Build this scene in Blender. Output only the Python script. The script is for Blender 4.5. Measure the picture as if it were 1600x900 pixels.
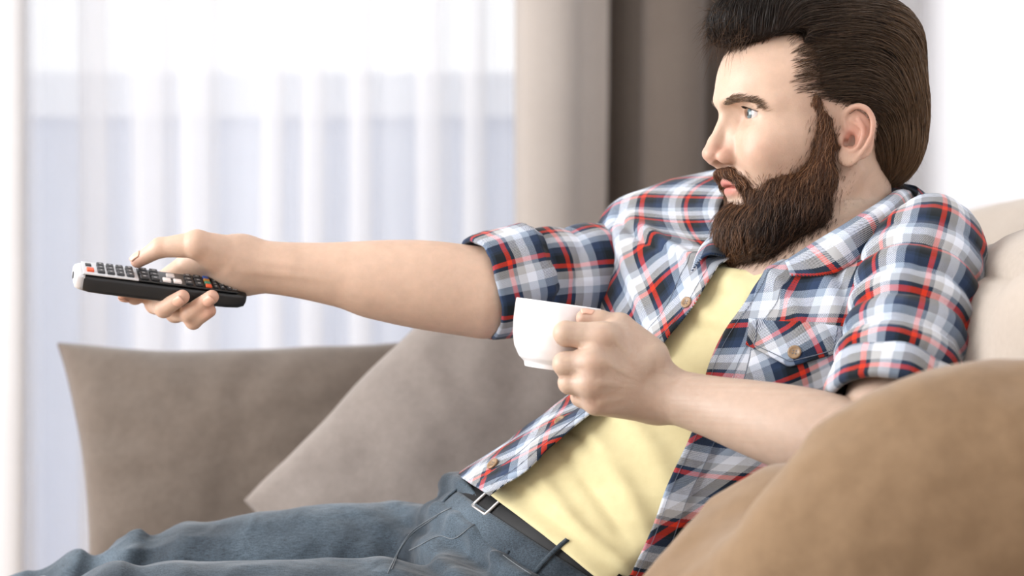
import bpy, math, random
import numpy as np

# ------------------------------------------------------------------ camera, sky, lights
for o in list(bpy.data.objects): bpy.data.objects.remove(o)
scene = bpy.context.scene
COL = scene.collection
ZC = 0.80            # camera height above the floor; all coordinates below are relative to it
FPX, DIST = 3480.0, 2.245

cam_data = bpy.data.cameras.new('camera')
cam = bpy.data.objects.new('camera', cam_data); COL.objects.link(cam)
cam.location = (0, -DIST, ZC); cam.rotation_euler = (math.pi/2, 0, 0)
cam_data.sensor_width = 36.0; cam_data.lens = 36.0*FPX/1600.0
cam_data.clip_start = 0.05
cam_data.dof.use_dof = True; cam_data.dof.focus_distance = 2.19; cam_data.dof.aperture_fstop = 3.6
scene.camera = cam

world = bpy.data.worlds.new('overcast_sky'); scene.world = world
world.use_nodes = True
bg = world.node_tree.nodes['Background']
bg.inputs[0].default_value = (0.97, 0.98, 1.0, 1); bg.inputs[1].default_value = 1.45

def area_light(name, loc, target, sx, sy, power, col):
    ld = bpy.data.lights.new(name, 'AREA'); ld.shape = 'RECTANGLE'; ld.size = sx; ld.size_y = sy
    ld.energy = power; ld.color = col
    lo = bpy.data.objects.new(name, ld); COL.objects.link(lo)
    lo.location = loc
    from mathutils import Vector
    lo.rotation_euler = (Vector(target)-Vector(loc)).to_track_quat('-Z', 'Y').to_euler()
    return lo
# daylight of the room's second window, on the television side
area_light('side_window_daylight', (-2.70, -0.5, 1.45), (0.2, -0.1, 0.9), 2.3, 1.6, 155, (0.98, 0.99, 1.0))

scene.view_settings.view_transform = 'Standard'
scene.view_settings.look = 'None'
scene.view_settings.gamma = 1.0
scene.view_settings.use_curve_mapping = False
scene.view_settings.exposure = -0.18

# ------------------------------------------------------------------ small helpers
A = np.array
def at(px, py, Y):
    k = (DIST+Y)/FPX
    return np.array([(px-800.0)*k, Y, (450.0-py)*k])
def nrm(v):
    v = np.asarray(v, float); return v/max(np.linalg.norm(v), 1e-9)
def srgb(r, g, b):
    f = lambda c: (c/255/12.92) if c/255 <= 0.04045 else ((c/255+0.055)/1.055)**2.4
    return (f(r), f(g), f(b), 1.0)

def spline(tk, vk):
    """natural cubic spline through (tk, vk); vk may be vectors"""
    tk = np.asarray(tk, float); vk = np.asarray(vk, float)
    one = vk.ndim == 1
    if one: vk = vk[:, None]
    n = len(tk); h = np.diff(tk)
    M = np.zeros((n, n)); rhs = np.zeros((n, vk.shape[1])); M[0, 0] = M[-1, -1] = 1
    for i in range(1, n-1):
        M[i, i-1] = h[i-1]; M[i, i] = 2*(h[i-1]+h[i]); M[i, i+1] = h[i]
        rhs[i] = 6*((vk[i+1]-vk[i])/h[i]-(vk[i]-vk[i-1])/h[i-1])
    m = np.linalg.solve(M, rhs)
    def ev(t):
        t = np.asarray(t, float); sh = t.shape; t = t.ravel()
        i = np.clip(np.searchsorted(tk, t)-1, 0, n-2)
        tc = np.clip(t, tk[0], tk[-1])
        a = (tk[i+1]-tc)[:, None]; b = (tc-tk[i])[:, None]; hh = h[i][:, None]
        r = m[i]*a**3/(6*hh)+m[i+1]*b**3/(6*hh)+(vk[i]/hh-m[i]*hh/6)*a+(vk[i+1]/hh-m[i+1]*hh/6)*b
        return r.reshape(sh) if one else r.reshape(sh+(vk.shape[1],))
    return ev

_rng = np.random.RandomState(7)
_lat = _rng.rand(32, 32, 32).astype(np.float32)
def vnoise(p):
    p = np.asarray(p, np.float32); i = np.floor(p).astype(int); f = p-i; f = f*f*(3-2*f)
    i = i % 32; j = (i+1) % 32
    x0, y0, z0 = i[..., 0], i[..., 1], i[..., 2]; x1, y1, z1 = j[..., 0], j[..., 1], j[..., 2]
    fx, fy, fz = f[..., 0], f[..., 1], f[..., 2]
    c = lambda a, b, t: a+(b-a)*t
    v = c(c(c(_lat[x0, y0, z0], _lat[x1, y0, z0], fx), c(_lat[x0, y1, z0], _lat[x1, y1, z0], fx), fy),
          c(c(_lat[x0, y0, z1], _lat[x1, y0, z1], fx), c(_lat[x0, y1, z1], _lat[x1, y1, z1], fx), fy), fz)
    return v*2-1
def fbm(p, oct=3):
    r = 0; a = 1.0; p = np.asarray(p, np.float32)
    for _ in range(oct): r = r+a*vnoise(p); p = p*2.03+5.1; a *= 0.5
    return r

# ------------------------------------------------------------------ object helpers
def tag(o, label=None, cat=None, group=None, kind=None):
    if label: o['label'] = label
    if cat: o['category'] = cat
    if group: o['group'] = group
    if kind: o['kind'] = kind
    return o
def root(name, loc, label, cat, group=None):
    o = bpy.data.objects.new(name, None); COL.objects.link(o)
    o.empty_display_size = 0.05
    o.location = (loc[0], loc[1], loc[2]+ZC)
    tag(o, label, cat, group)
    return o
def top_of(o):
    while o.parent: o = o.parent
    return o
def mesh(name, v, f, mat, parent=None, uv=None, col=None, smooth=True, origin=None):
    """one mesh object; v in camera-height coordinates"""
    v = np.array(v, np.float64).reshape(-1, 3).copy()
    if parent is not None:
        l = top_of(parent).location; off = np.array([l[0], l[1], l[2]-ZC])
    else:
        if origin is None: origin = [v[:, 0].mean(), v[:, 1].mean(), v[:, 2].min()]
        off = np.array(origin, float)
    v -= off
    me = bpy.data.meshes.new(name)
    if isinstance(f, np.ndarray):
        n = f.shape[1]
        me.vertices.add(len(v)); me.vertices.foreach_set('co', v.astype(np.float32).ravel())
        me.loops.add(f.size); me.loops.foreach_set('vertex_index', f.astype(np.int32).ravel())
        me.polygons.add(len(f)); me.polygons.foreach_set('loop_start', np.arange(0, f.size, n, dtype=np.int32))
        me.update(calc_edges=True); me.validate()
    else:
        me.from_pydata(v.tolist(), [], [list(map(int, q)) for q in f]); me.update()
    if smooth: me.polygons.foreach_set('use_smooth', np.ones(len(me.polygons), bool))
    if uv is not None:
        ul = me.uv_layers.new(name='UVMap'); li = np.zeros(len(me.loops), np.int32)
        me.loops.foreach_get('vertex_index', li)
        ul.data.foreach_set('uv', np.asarray(uv, np.float32)[li].ravel())
    if col is not None:
        ca = me.color_attributes.new('Col', 'FLOAT_COLOR', 'POINT')
        c4 = np.ones((len(v), 4), np.float32); c4[:, :3] = col; ca.data.foreach_set('color', c4.ravel())
    me.materials.append(mat)
    o = bpy.data.objects.new(name, me); COL.objects.link(o)
    if parent is not None: o.parent = parent
    else: o.location = (off[0], off[1], off[2]+ZC)
    return o
def join(parts):
    vs, fs, n = [], [], 0
    for v, f in parts:
        v = np.asarray(v, float); vs.append(v); fs += [tuple(int(i)+n for i in q) for q in f]; n += len(v)
    return np.vstack(vs), fs
def box(x0, x1, y0, y1, z0, z1, bev=0.0):
    if bev <= 0:
        v = [(x, y, z) for x in (x0, x1) for y in (y0, y1) for z in (z0, z1)]
        f = [(0, 1, 3, 2), (4, 6, 7, 5), (0, 4, 5, 1), (2, 3, 7, 6), (0, 2, 6, 4), (1, 5, 7, 3)]
        return A(v, float), f
    return rbox(A([(x0+x1)/2, (y0+y1)/2, (z0+z1)/2]), A([(x1-x0)/2, (y1-y0)/2, (z1-z0)/2]), bev)
def cube_sphere(n):
    vs = {}; out = []; fs = []
    def vid(p):
        k = tuple(np.round(p, 6))
        if k not in vs: vs[k] = len(out); out.append(p)
        return vs[k]
    for ax in range(3):
        for s in (-1, 1):
            for i in range(n):
                for j in range(n):
                    q = []
                    for (a, b) in ((0, 0), (1, 0), (1, 1), (0, 1)):
                        p = np.zeros(3); p[ax] = s; p[(ax+1) % 3] = -1+2*(i+a)/n; p[(ax+2) % 3] = -1+2*(j+b)/n
                        q.append(vid(p))
                    fs.append(tuple(q if s > 0 else q[::-1]))
    return A(out), fs
def rbox(c, half, r, n=7):
    """rounded box: grid lines gathered at the rim, then pushed out from the core"""
    v, f = cube_sphere(7); half = np.asarray(half, float); p = np.zeros_like(v)
    lev = np.round((v+1)/2*7).astype(int)
    for ax in range(3):
        h = half[ax]; tab = A([-h, -h+0.2*r, -h+0.55*r, -h+r, h-r, h-0.55*r, h-0.2*r, h]); p[:, ax] = tab[lev[:, ax]]
    core = np.clip(p, -(half-r), half-r); d = p-core; d /= np.maximum(np.linalg.norm(d, axis=1)[:, None], 1e-9)
    return np.asarray(c)+core+d*r, f
def frames(P):
    P = np.asarray(P, float); T = np.gradient(P, axis=0); T /= np.linalg.norm(T, axis=1)[:, None]
    n = np.cross(T[0], [0, 0, 1.0]);
    if np.linalg.norm(n) < 0.1: n = np.cross(T[0], [0, 1.0, 0])
    N = [n/np.linalg.norm(n)]
    for i in range(1, len(P)):
        a = N[-1]-T[i]*np.dot(N[-1], T[i]); N.append(a/np.linalg.norm(a))
    N = A(N); B = np.cross(T, N); return T, N, B
def tube(P, r, n=8, cap=True, flat=None):
    P = np.asarray(P, float); m = len(P); r = np.broadcast_to(np.asarray(r, float), (m,))
    T, N, B = frames(P); th = np.arange(n)*2*math.pi/n
    v = (P[:, None]+r[:, None, None]*(np.cos(th)[None, :, None]*N[:, None]+np.sin(th)[None, :, None]*B[:, None])).reshape(-1, 3)
    f = [(i*n+j, i*n+(j+1) % n, (i+1)*n+(j+1) % n, (i+1)*n+j) for i in range(m-1) for j in range(n)]
    if cap: f += [tuple(range(n))[::-1], tuple(range((m-1)*n, m*n))]
    return v, f
def lathe(prof, n=48, c=(0, 0, 0)):
    prof = A(prof, float); th = np.arange(n)*2*math.pi/n
    v = np.stack([prof[:, 0:1]*np.cos(th), prof[:, 0:1]*np.sin(th), np.repeat(prof[:, 1:2], n, 1)], -1).reshape(-1, 3)+A(c)
    m = len(prof)
    f = [(i*n+j, i*n+(j+1) % n, (i+1)*n+(j+1) % n, (i+1)*n+j) for i in range(m-1) for j in range(n)]
    return v, f
def gridf(nu, nv, closed=False):
    i = np.arange(nu if closed else nu-1); j = np.arange(nv-1)
    I, J = np.meshgrid(i, j, indexing='ij'); I2 = (I+1) % nu
    return np.stack([I*nv+J, I2*nv+J, I2*nv+J+1, I*nv+J+1], -1).reshape(-1, 4)
def solid(v, nu, nv, t, uv=None):
    """thicken an open nu x nv grid by t along its normals"""
    g = v.reshape(nu, nv, 3); du = np.gradient(g, axis=0); dv = np.gradient(g, axis=1)
    n = np.cross(du, dv); n /= np.maximum(np.linalg.norm(n, axis=-1, keepdims=True), 1e-9)
    f = gridf(nu, nv); k = nu*nv; fb = f[:, ::-1]+k
    ring = [i*nv for i in range(nu)]+[(nu-1)*nv+j for j in range(1, nv)]+[i*nv+nv-1 for i in range(nu-2, -1, -1)]+[j for j in range(nv-2, 0, -1)]
    ring = A(ring); nx = np.roll(ring, -1)
    fr = np.stack([ring, ring+k, nx+k, nx], -1)
    vv = np.vstack([(g+n*t/2).reshape(-1, 3), (g-n*t/2).reshape(-1, 3)])
    return vv, np.vstack([f, fb, fr]), (None if uv is None else np.vstack([uv, uv]))

# ------------------------------------------------------------------ materials
def new_mat(name):
    m = bpy.data.materials.new(name); m.use_nodes = True
    nt = m.node_tree; return m, nt, nt.nodes['Principled BSDF']
def N(nt, t, **kw):
    n = nt.nodes.new(t)
    for k, v in kw.items():
        if k.startswith('in_'):
            key = k[3:]; n.inputs[int(key) if key.isdigit() else key].default_value = v
        else: setattr(n, k, v)
    return n
def L(nt, a, b): nt.links.new(a, b)
def cloth_mat(name, c1, c2, scale=40, rough=0.9, sheen=0.3, bump=0.15, bscale=900, stretch=(1, 1, 1), big=3.0, transl=0.0, crum=None):
    m, nt, b = new_mat(name)
    tc = N(nt, 'ShaderNodeTexCoord'); mp = N(nt, 'ShaderNodeMapping'); mp.inputs['Scale'].default_value = stretch
    L(nt, tc.outputs['Object'], mp.inputs[0])
    n1 = N(nt, 'ShaderNodeTexNoise', in_Scale=scale, in_Detail=6.0, in_Roughness=0.65); L(nt, mp.outputs[0], n1.inputs[0])
    n2 = N(nt, 'ShaderNodeTexNoise', in_Scale=big, in_Detail=3.0); L(nt, tc.outputs['Object'], n2.inputs[0])
    ad = N(nt, 'ShaderNodeMath', operation='ADD'); L(nt, n1.outputs[0], ad.inputs[0]); L(nt, n2.outputs[0], ad.inputs[1])
    mr = N(nt, 'ShaderNodeMapRange', in_1=0.7, in_2=1.3); L(nt, ad.outputs[0], mr.inputs[0])
    mx = N(nt, 'ShaderNodeMix', data_type='RGBA'); mx.inputs[6].default_value = c1; mx.inputs[7].default_value = c2
    L(nt, mr.outputs[0], mx.inputs[0]); L(nt, mx.outputs[2], b.inputs['Base Color'])
    b.inputs['Roughness'].default_value = rough
    b.inputs['Sheen Weight'].default_value = sheen; b.inputs['Sheen Roughness'].default_value = 0.5
    b.inputs['Specular IOR Level'].default_value = 0.2
    n3 = N(nt, 'ShaderNodeTexNoise', in_Scale=bscale, in_Detail=2.0); L(nt, mp.outputs[0], n3.inputs[0])
    bp = N(nt, 'ShaderNodeBump', in_Strength=bump, in_Distance=0.002); L(nt, n3.outputs[0], bp.inputs['Height'])
    L(nt, bp.outputs[0], b.inputs['Normal'])
    if crum: crumple(nt, b, bp, *crum)
    if transl > 0:
        tr = N(nt, 'ShaderNodeBsdfTranslucent'); L(nt, mx.outputs[2], tr.inputs[0])
        ms = N(nt, 'ShaderNodeMixShader', in_0=transl); L(nt, b.outputs[0], ms.inputs[1]); L(nt, tr.outputs[0], ms.inputs[2])
        L(nt, ms.outputs[0], nt.nodes['Material Output'].inputs[0])
    return m
def plain_mat(name, c, rough=0.5, metal=0.0, spec=0.5, var=0.06, scale=30, coat=0.0):
    m, nt, b = new_mat(name)
    tc = N(nt, 'ShaderNodeTexCoord'); n1 = N(nt, 'ShaderNodeTexNoise', in_Scale=scale, in_Detail=4.0); L(nt, tc.outputs['Object'], n1.inputs[0])
    mr = N(nt, 'ShaderNodeMapRange', in_1=0.3, in_2=0.7, in_3=1-var, in_4=1+var); L(nt, n1.outputs[0], mr.inputs[0])
    mx = N(nt, 'ShaderNodeMix', data_type='RGBA', blend_type='MULTIPLY', in_0=1.0); mx.inputs[6].default_value = c
    L(nt, mr.outputs[0], mx.inputs[7]); L(nt, mx.outputs[2], b.inputs['Base Color'])
    b.inputs['Roughness'].default_value = rough; b.inputs['Metallic'].default_value = metal
    b.inputs['Specular IOR Level'].default_value = spec; b.inputs['Coat Weight'].default_value = coat
    return m
def attr_mat(name, rough=0.5, sss=0.0, spec=0.4, noise=0.08, nscale=60, bump=0.0, bscale=400, sheen=0.0):
    m, nt, b = new_mat(name)
    at_ = N(nt, 'ShaderNodeVertexColor', layer_name='Col')
    tc = N(nt, 'ShaderNodeTexCoord'); n1 = N(nt, 'ShaderNodeTexNoise', in_Scale=nscale, in_Detail=7.0, in_Roughness=0.62); L(nt, tc.outputs['Object'], n1.inputs[0])
    mr = N(nt, 'ShaderNodeMapRange', in_1=0.25, in_2=0.75, in_3=1-noise, in_4=1+noise); L(nt, n1.outputs[0], mr.inputs[0])
    mx = N(nt, 'ShaderNodeMix', data_type='RGBA', blend_type='MULTIPLY', in_0=1.0)
    L(nt, at_.outputs[0], mx.inputs[6]); L(nt, mr.outputs[0], mx.inputs[7]); L(nt, mx.outputs[2], b.inputs['Base Color'])
    b.inputs['Roughness'].default_value = rough; b.inputs['Specular IOR Level'].default_value = spec
    b.inputs['Sheen Weight'].default_value = sheen
    if sss > 0:
        b.inputs['Subsurface Weight'].default_value = sss; b.inputs['Subsurface Radius'].default_value = (1.0, 0.35, 0.2)
        b.inputs['Subsurface Scale'].default_value = 0.004
    if bump > 0:
        n3 = N(nt, 'ShaderNodeTexNoise', in_Scale=bscale, in_Detail=3.0); L(nt, tc.outputs['Object'], n3.inputs[0])
        bp = N(nt, 'ShaderNodeBump', in_Strength=bump, in_Distance=0.001); L(nt, n3.outputs[0], bp.inputs['Height'])
        L(nt, bp.outputs[0], b.inputs['Normal'])
    return m
def sheer_mat(name, alpha, c):
    m, nt, b = new_mat(name); nt.nodes.remove(b)
    wv = N(nt, 'ShaderNodeTexNoise', in_Scale=6.0); tc = N(nt, 'ShaderNodeTexCoord'); L(nt, tc.outputs['Object'], wv.inputs[0])
    mr = N(nt, 'ShaderNodeMapRange', in_3=alpha-0.05, in_4=alpha+0.05); L(nt, wv.outputs[0], mr.inputs[0])
    df = N(nt, 'ShaderNodeBsdfDiffuse'); df.inputs[0].default_value = c
    tr = N(nt, 'ShaderNodeBsdfTranslucent'); tr.inputs[0].default_value = c
    tp = N(nt, 'ShaderNodeBsdfTransparent')
    m1 = N(nt, 'ShaderNodeMixShader', in_0=0.6); L(nt, df.outputs[0], m1.inputs[1]); L(nt, tr.outputs[0], m1.inputs[2])
    m2 = N(nt, 'ShaderNodeMixShader'); L(nt, mr.outputs[0], m2.inputs[0]); L(nt, tp.outputs[0], m2.inputs[1]); L(nt, m1.outputs[0], m2.inputs[2])
    L(nt, m2.outputs[0], nt.nodes['Material Output'].inputs[0]); return m
def glass_mat(name):
    m, nt, b = new_mat(name); nt.nodes.remove(b)
    tp = N(nt, 'ShaderNodeBsdfTransparent'); gl = N(nt, 'ShaderNodeBsdfGlossy', in_Roughness=0.05)
    tc = N(nt, 'ShaderNodeTexCoord'); n1 = N(nt, 'ShaderNodeTexNoise', in_Scale=2.0); L(nt, tc.outputs['Object'], n1.inputs[0])
    mr = N(nt, 'ShaderNodeMapRange', in_3=0.03, in_4=0.06); L(nt, n1.outputs[0], mr.inputs[0])
    ms = N(nt, 'ShaderNodeMixShader'); L(nt, mr.outputs[0], ms.inputs[0]); L(nt, tp.outputs[0], ms.inputs[1]); L(nt, gl.outputs[0], ms.inputs[2])
    L(nt, ms.outputs[0], nt.nodes['Material Output'].inputs[0]); return m
def crumple(nt, b, prev, scale, strength, dist):
    """soft creases of worn cloth, as relief"""
    tc = N(nt, 'ShaderNodeTexCoord'); n = N(nt, 'ShaderNodeTexNoise', in_Scale=scale, in_Detail=2.5, in_Roughness=0.4, in_Distortion=0.6)
    L(nt, tc.outputs['Object'], n.inputs[0])
    bp = N(nt, 'ShaderNodeBump', in_Strength=strength, in_Distance=dist); L(nt, n.outputs[0], bp.inputs['Height'])
    if prev is not None: L(nt, prev.outputs[0], bp.inputs['Normal'])
    L(nt, bp.outputs[0], b.inputs['Normal'])
def plaid_mat(name, period=0.058, off=(0, 0), tw=0.0019):
    m, nt, b = new_mat(name)
    uv = N(nt, 'ShaderNodeUVMap', uv_map='UVMap'); sp = N(nt, 'ShaderNodeSeparateXYZ'); L(nt, uv.outputs[0], sp.inputs[0])
    navy, red, blk, blue = srgb(32, 46, 64), srgb(206, 54, 30), srgb(20, 26, 31), srgb(42, 58, 86)
    gb, wh, cr = srgb(148, 163, 182), srgb(222, 229, 241), srgb(178, 179, 180)
    stops = [(0.0, navy), (0.07, red), (0.16, blk), (0.34, navy), (0.40, blue), (0.54, gb), (0.68, wh), (0.85, cr)]
    def band(src, o):
        d = N(nt, 'ShaderNodeMath', operation='MULTIPLY_ADD', in_1=1/period, in_2=o); L(nt, src, d.inputs[0])
        fr = N(nt, 'ShaderNodeMath', operation='FRACT'); L(nt, d.outputs[0], fr.inputs[0])
        cr_ = N(nt, 'ShaderNodeValToRGB'); e = cr_.color_ramp; e.interpolation = 'CONSTANT'
        e.elements.remove(e.elements[1]); e.elements[0].position = 0.0; e.elements[0].color = stops[0][1]
        for (p, c) in stops[1:]: e.elements.new(p).color = c
        L(nt, fr.outputs[0], cr_.inputs[0]); return cr_
    a = band(sp.outputs[0], off[0]+10); c = band(sp.outputs[1], off[1]+10)
    sm = N(nt, 'ShaderNodeMath', operation='ADD'); L(nt, sp.outputs[0], sm.inputs[0]); L(nt, sp.outputs[1], sm.inputs[1])
    dv = N(nt, 'ShaderNodeMath', operation='MULTIPLY_ADD', in_1=1/tw, in_2=1000.0); L(nt, sm.outputs[0], dv.inputs[0])
    fr = N(nt, 'ShaderNodeMath', operation='FRACT'); L(nt, dv.outputs[0], fr.inputs[0])
    gt = N(nt, 'ShaderNodeMath', operation='GREATER_THAN', in_1=0.5); L(nt, fr.outputs[0], gt.inputs[0])
    mrg = N(nt, 'ShaderNodeMapRange', in_3=0.08, in_4=0.92); L(nt, gt.outputs[0], mrg.inputs[0])
    mx = N(nt, 'ShaderNodeMix', data_type='RGBA'); L(nt, mrg.outputs[0], mx.inputs[0]); L(nt, a.outputs[0], mx.inputs[6]); L(nt, c.outputs[0], mx.inputs[7])
    L(nt, mx.outputs[2], b.inputs['Base Color'])
    b.inputs['Roughness'].default_value = 0.9; b.inputs['Sheen Weight'].default_value = 0.15; b.inputs['Specular IOR Level'].default_value = 0.15
    bp = N(nt, 'ShaderNodeBump', in_Strength=0.12, in_Distance=0.0006); L(nt, fr.outputs[0], bp.inputs['Height'])
    crumple(nt, b, bp, 26, 0.55, 0.006); return m
# ------------------------------------------------------------------ distance-field sculpting
def smin(a, b, k):
    h = np.clip(0.5+0.5*(b-a)/k, 0, 1); return b*(1-h)+a*h-k*h*(1-h)
def smax(a, b, k): return -smin(-a, -b, k)
def ell(p, c, r, R=None):
    q = p-np.asarray(c, np.float32)
    if R is not None: q = q@np.asarray(R, np.float32)
    r = np.asarray(r, np.float32); a = q/r; b = a/r; k0 = np.sqrt(np.einsum('ij,ij->i', a, a)); k1 = np.sqrt(np.einsum('ij,ij->i', b, b))
    return k0*(k0-1)/np.maximum(k1, 1e-6)
def cone(p, a, b, ra, rb):
    a = np.asarray(a, np.float32); ba = np.asarray(b, np.float32)-a
    pa = p-a; l2 = np.dot(ba, ba); y = pa@ba; t = np.clip(y/l2, 0, 1)
    return np.sqrt(np.maximum(np.einsum('ij,ij->i', pa, pa)-2*t*y+t*t*l2, 1e-12))-(ra+t*(rb-ra))
def chain(p, pts, rad, k):
    d = None
    for i in range(len(pts)-1):
        e = cone(p, pts[i], pts[i+1], rad[i], rad[i+1]); d = e if d is None else smin(d, e, k)
    return d
def smooth_chain(pts, rad, n=6, straight=False):
    """a limb along a curve with a smoothly varying radius; returns a field"""
    pts = np.asarray(pts, float); t = np.arange(len(pts)); m = (len(pts)-1)*n; tt = np.linspace(0, len(pts)-1, m+1)
    P_ = (np.stack([np.interp(tt, t, pts[:, i]) for i in range(3)], -1) if straight else spline(t, pts)(tt)).astype(np.float32); tab = np.linspace(0, m, m*8+1); R_ = spline(t, np.asarray(rad, float))(tab/n).astype(np.float32)
    BA = P_[1:]-P_[:-1]; AA = P_[:-1]; l2 = (BA**2).sum(1); ab = (AA*BA).sum(1); a2 = (AA**2).sum(1)
    def f(p):
        p2 = np.einsum('ij,ij->i', p, p)[:, None]; y = p@BA.T-ab; u = np.clip(y/l2, 0, 1)
        d2 = p2-2*(p@AA.T)+a2-2*u*y+u*u*l2
        k = d2.argmin(1); r = np.arange(len(p))
        return np.sqrt(np.maximum(d2[r, k], 1e-10))-np.interp(u[r, k]+k, tab, R_).astype(np.float32)
    return f
def basis(*cols):
    """matrix whose columns are unit axes (p @ M gives local coordinates)"""
    return np.stack([nrm(c) for c in cols], 1).astype(np.float32)
class Part:
    """a piece of a body with a bounding sphere so that far points cost nothing"""
    def __init__(s, fn, c, R): s.fn, s.c, s.R = fn, np.asarray(c, np.float32), R
    def __call__(s, p):
        e = p-s.c; d = np.sqrt(np.einsum('ij,ij->i', e, e))-s.R
        m = d < 0.05
        if m.any():
            d = d.copy(); d[m] = np.minimum(s.fn(p[m]), np.maximum(d[m], 0.0)+0.12)
        return d
_TET = np.array([[1, 1, 1], [1, -1, -1], [-1, 1, -1], [-1, -1, 1]], np.float32)
def grad(f, p, e=4e-4):
    p = np.asarray(p, np.float32); g = sum(k*f(p+k*e)[:, None] for k in _TET)
    return g/np.maximum(np.linalg.norm(g, axis=-1, keepdims=True), 1e-9)
def surface(f, lo, hi, h, B=12, relax=1):
    """sparse surface nets: returns vertices and quads of f = 0"""
    lo = np.asarray(lo, np.float32); hi = np.asarray(hi, np.float32)
    nb = np.maximum(np.ceil((hi-lo)/(h*B)).astype(int), 1)
    bi = np.stack(np.meshgrid(*[np.arange(n) for n in nb], indexing='ij'), -1).reshape(-1, 3)
    cen = (lo+(bi+0.5)*(h*B)).astype(np.float32)
    d = f(cen); bi = bi[np.abs(d) < h*B*0.87*1.3+0.003]
    s = np.arange(B+1)
    off = np.stack(np.meshgrid(s, s, s, indexing='ij'), -1).reshape(-1, 3)
    big = (nb*B+4).astype(np.int64)
    key = lambda c: ((c[..., 0]+1)*big[1]+(c[..., 1]+1))*big[2]+(c[..., 2]+1)
    VK, VP, Q = [], [], []
    for s0 in range(0, len(bi), 60):
        bb = bi[s0:s0+60]; g = bb[:, None]*B+off[None]
        P = (lo+g*h).astype(np.float32).reshape(-1, 3)
        val = f(P).reshape(len(bb), B+1, B+1, B+1); ins = val < 0
        # vertices
        c8 = [ins[:, a:B+a, b:B+b, c:B+c] for a in (0, 1) for b in (0, 1) for c in (0, 1)]
        cnt = sum(x.astype(np.int8) for x in c8); mix = (cnt > 0) & (cnt < 8)
        k, i, j, l = np.nonzero(mix)
        if len(k) == 0: continue
        acc = np.zeros((len(k), 3)); w = np.zeros(len(k))
        for ax in range(3):
            for a in (0, 1):
                for b in (0, 1):
                    o0 = [0, 0, 0]; o0[(ax+1) % 3] = a; o0[(ax+2) % 3] = b; o1 = list(o0); o1[ax] = 1
                    v0 = val[k, i+o0[0], j+o0[1], l+o0[2]]; v1 = val[k, i+o1[0], j+o1[1], l+o1[2]]
                    m = (v0 < 0) != (v1 < 0); t = np.where(m, v0/np.where(m, v0-v1, 1), 0)
                    q = np.zeros((len(k), 3)); q += A(o0); q[:, ax] += t
                    acc += q*m[:, None]; w += m
        cell = bb[k]*B+np.stack([i, j, l], -1)
        VK.append(key(cell)); VP.append(lo+(cell+acc/w[:, None])*h)
        # quads
        for ax in range(3):
            sl0 = [slice(0, B)]*3; sl1 = list(sl0); sl1[ax] = slice(1, B+1)
            a0 = ins[(slice(None),)+tuple(sl0)]; a1 = ins[(slice(None),)+tuple(sl1)]
            k, i, j, l = np.nonzero(a0 != a1)
            if len(k) == 0: continue
            fl = a0[k, i, j, l]; c = bb[k]*B+np.stack([i, j, l], -1)
            u = np.zeros(3, int); u[(ax+1) % 3] = 1; v = np.zeros(3, int); v[(ax+2) % 3] = 1
            q = np.stack([key(c-u-v), key(c-v), key(c), key(c-u)], -1)
            q[~fl] = q[~fl][:, ::-1]; Q.append(q)
    VK = np.concatenate(VK); VP = np.concatenate(VP); Q = np.concatenate(Q)
    o = np.argsort(VK); VK = VK[o]; VP = VP[o]
    idx = np.clip(np.searchsorted(VK, Q), 0, len(VK)-1); ok = (VK[idx] == Q).all(1)
    P = VP.astype(np.float32)
    for _ in range(relax):
        gr = grad(f, P); dd = f(P); P = P-gr*np.clip(dd, -h, h)[:, None]*0.9
    return P, idx[ok]

# ------------------------------------------------------------------ the man's pose (metres, camera-height coordinates)
TH = math.radians(15.0)
HEAD = A([0.303, 0.0, 0.147])
HFW = A([-math.cos(TH), -math.sin(TH), 0.0]); HLF = A([math.sin(TH), -math.cos(TH), 0.0]); HUP = A([0, 0, 1.0])
HM = basis(HFW, HLF, HUP)
def hl(p): return ((p-HEAD.astype(np.float32))@HM).astype(np.float32)     # world -> head
def hw(q): return np.asarray(q, float)@HM.T.astype(float)+HEAD            # head -> world
SH_R, EL_R, WR_R = at(1052, 378, 0.17), at(752, 452, 0.06), at(388, 414, 0.055)
SH_L, EL_L, WR_L = at(1448, 400, -0.09), at(1372, 706, -0.265), at(1030, 613, -0.155)

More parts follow.
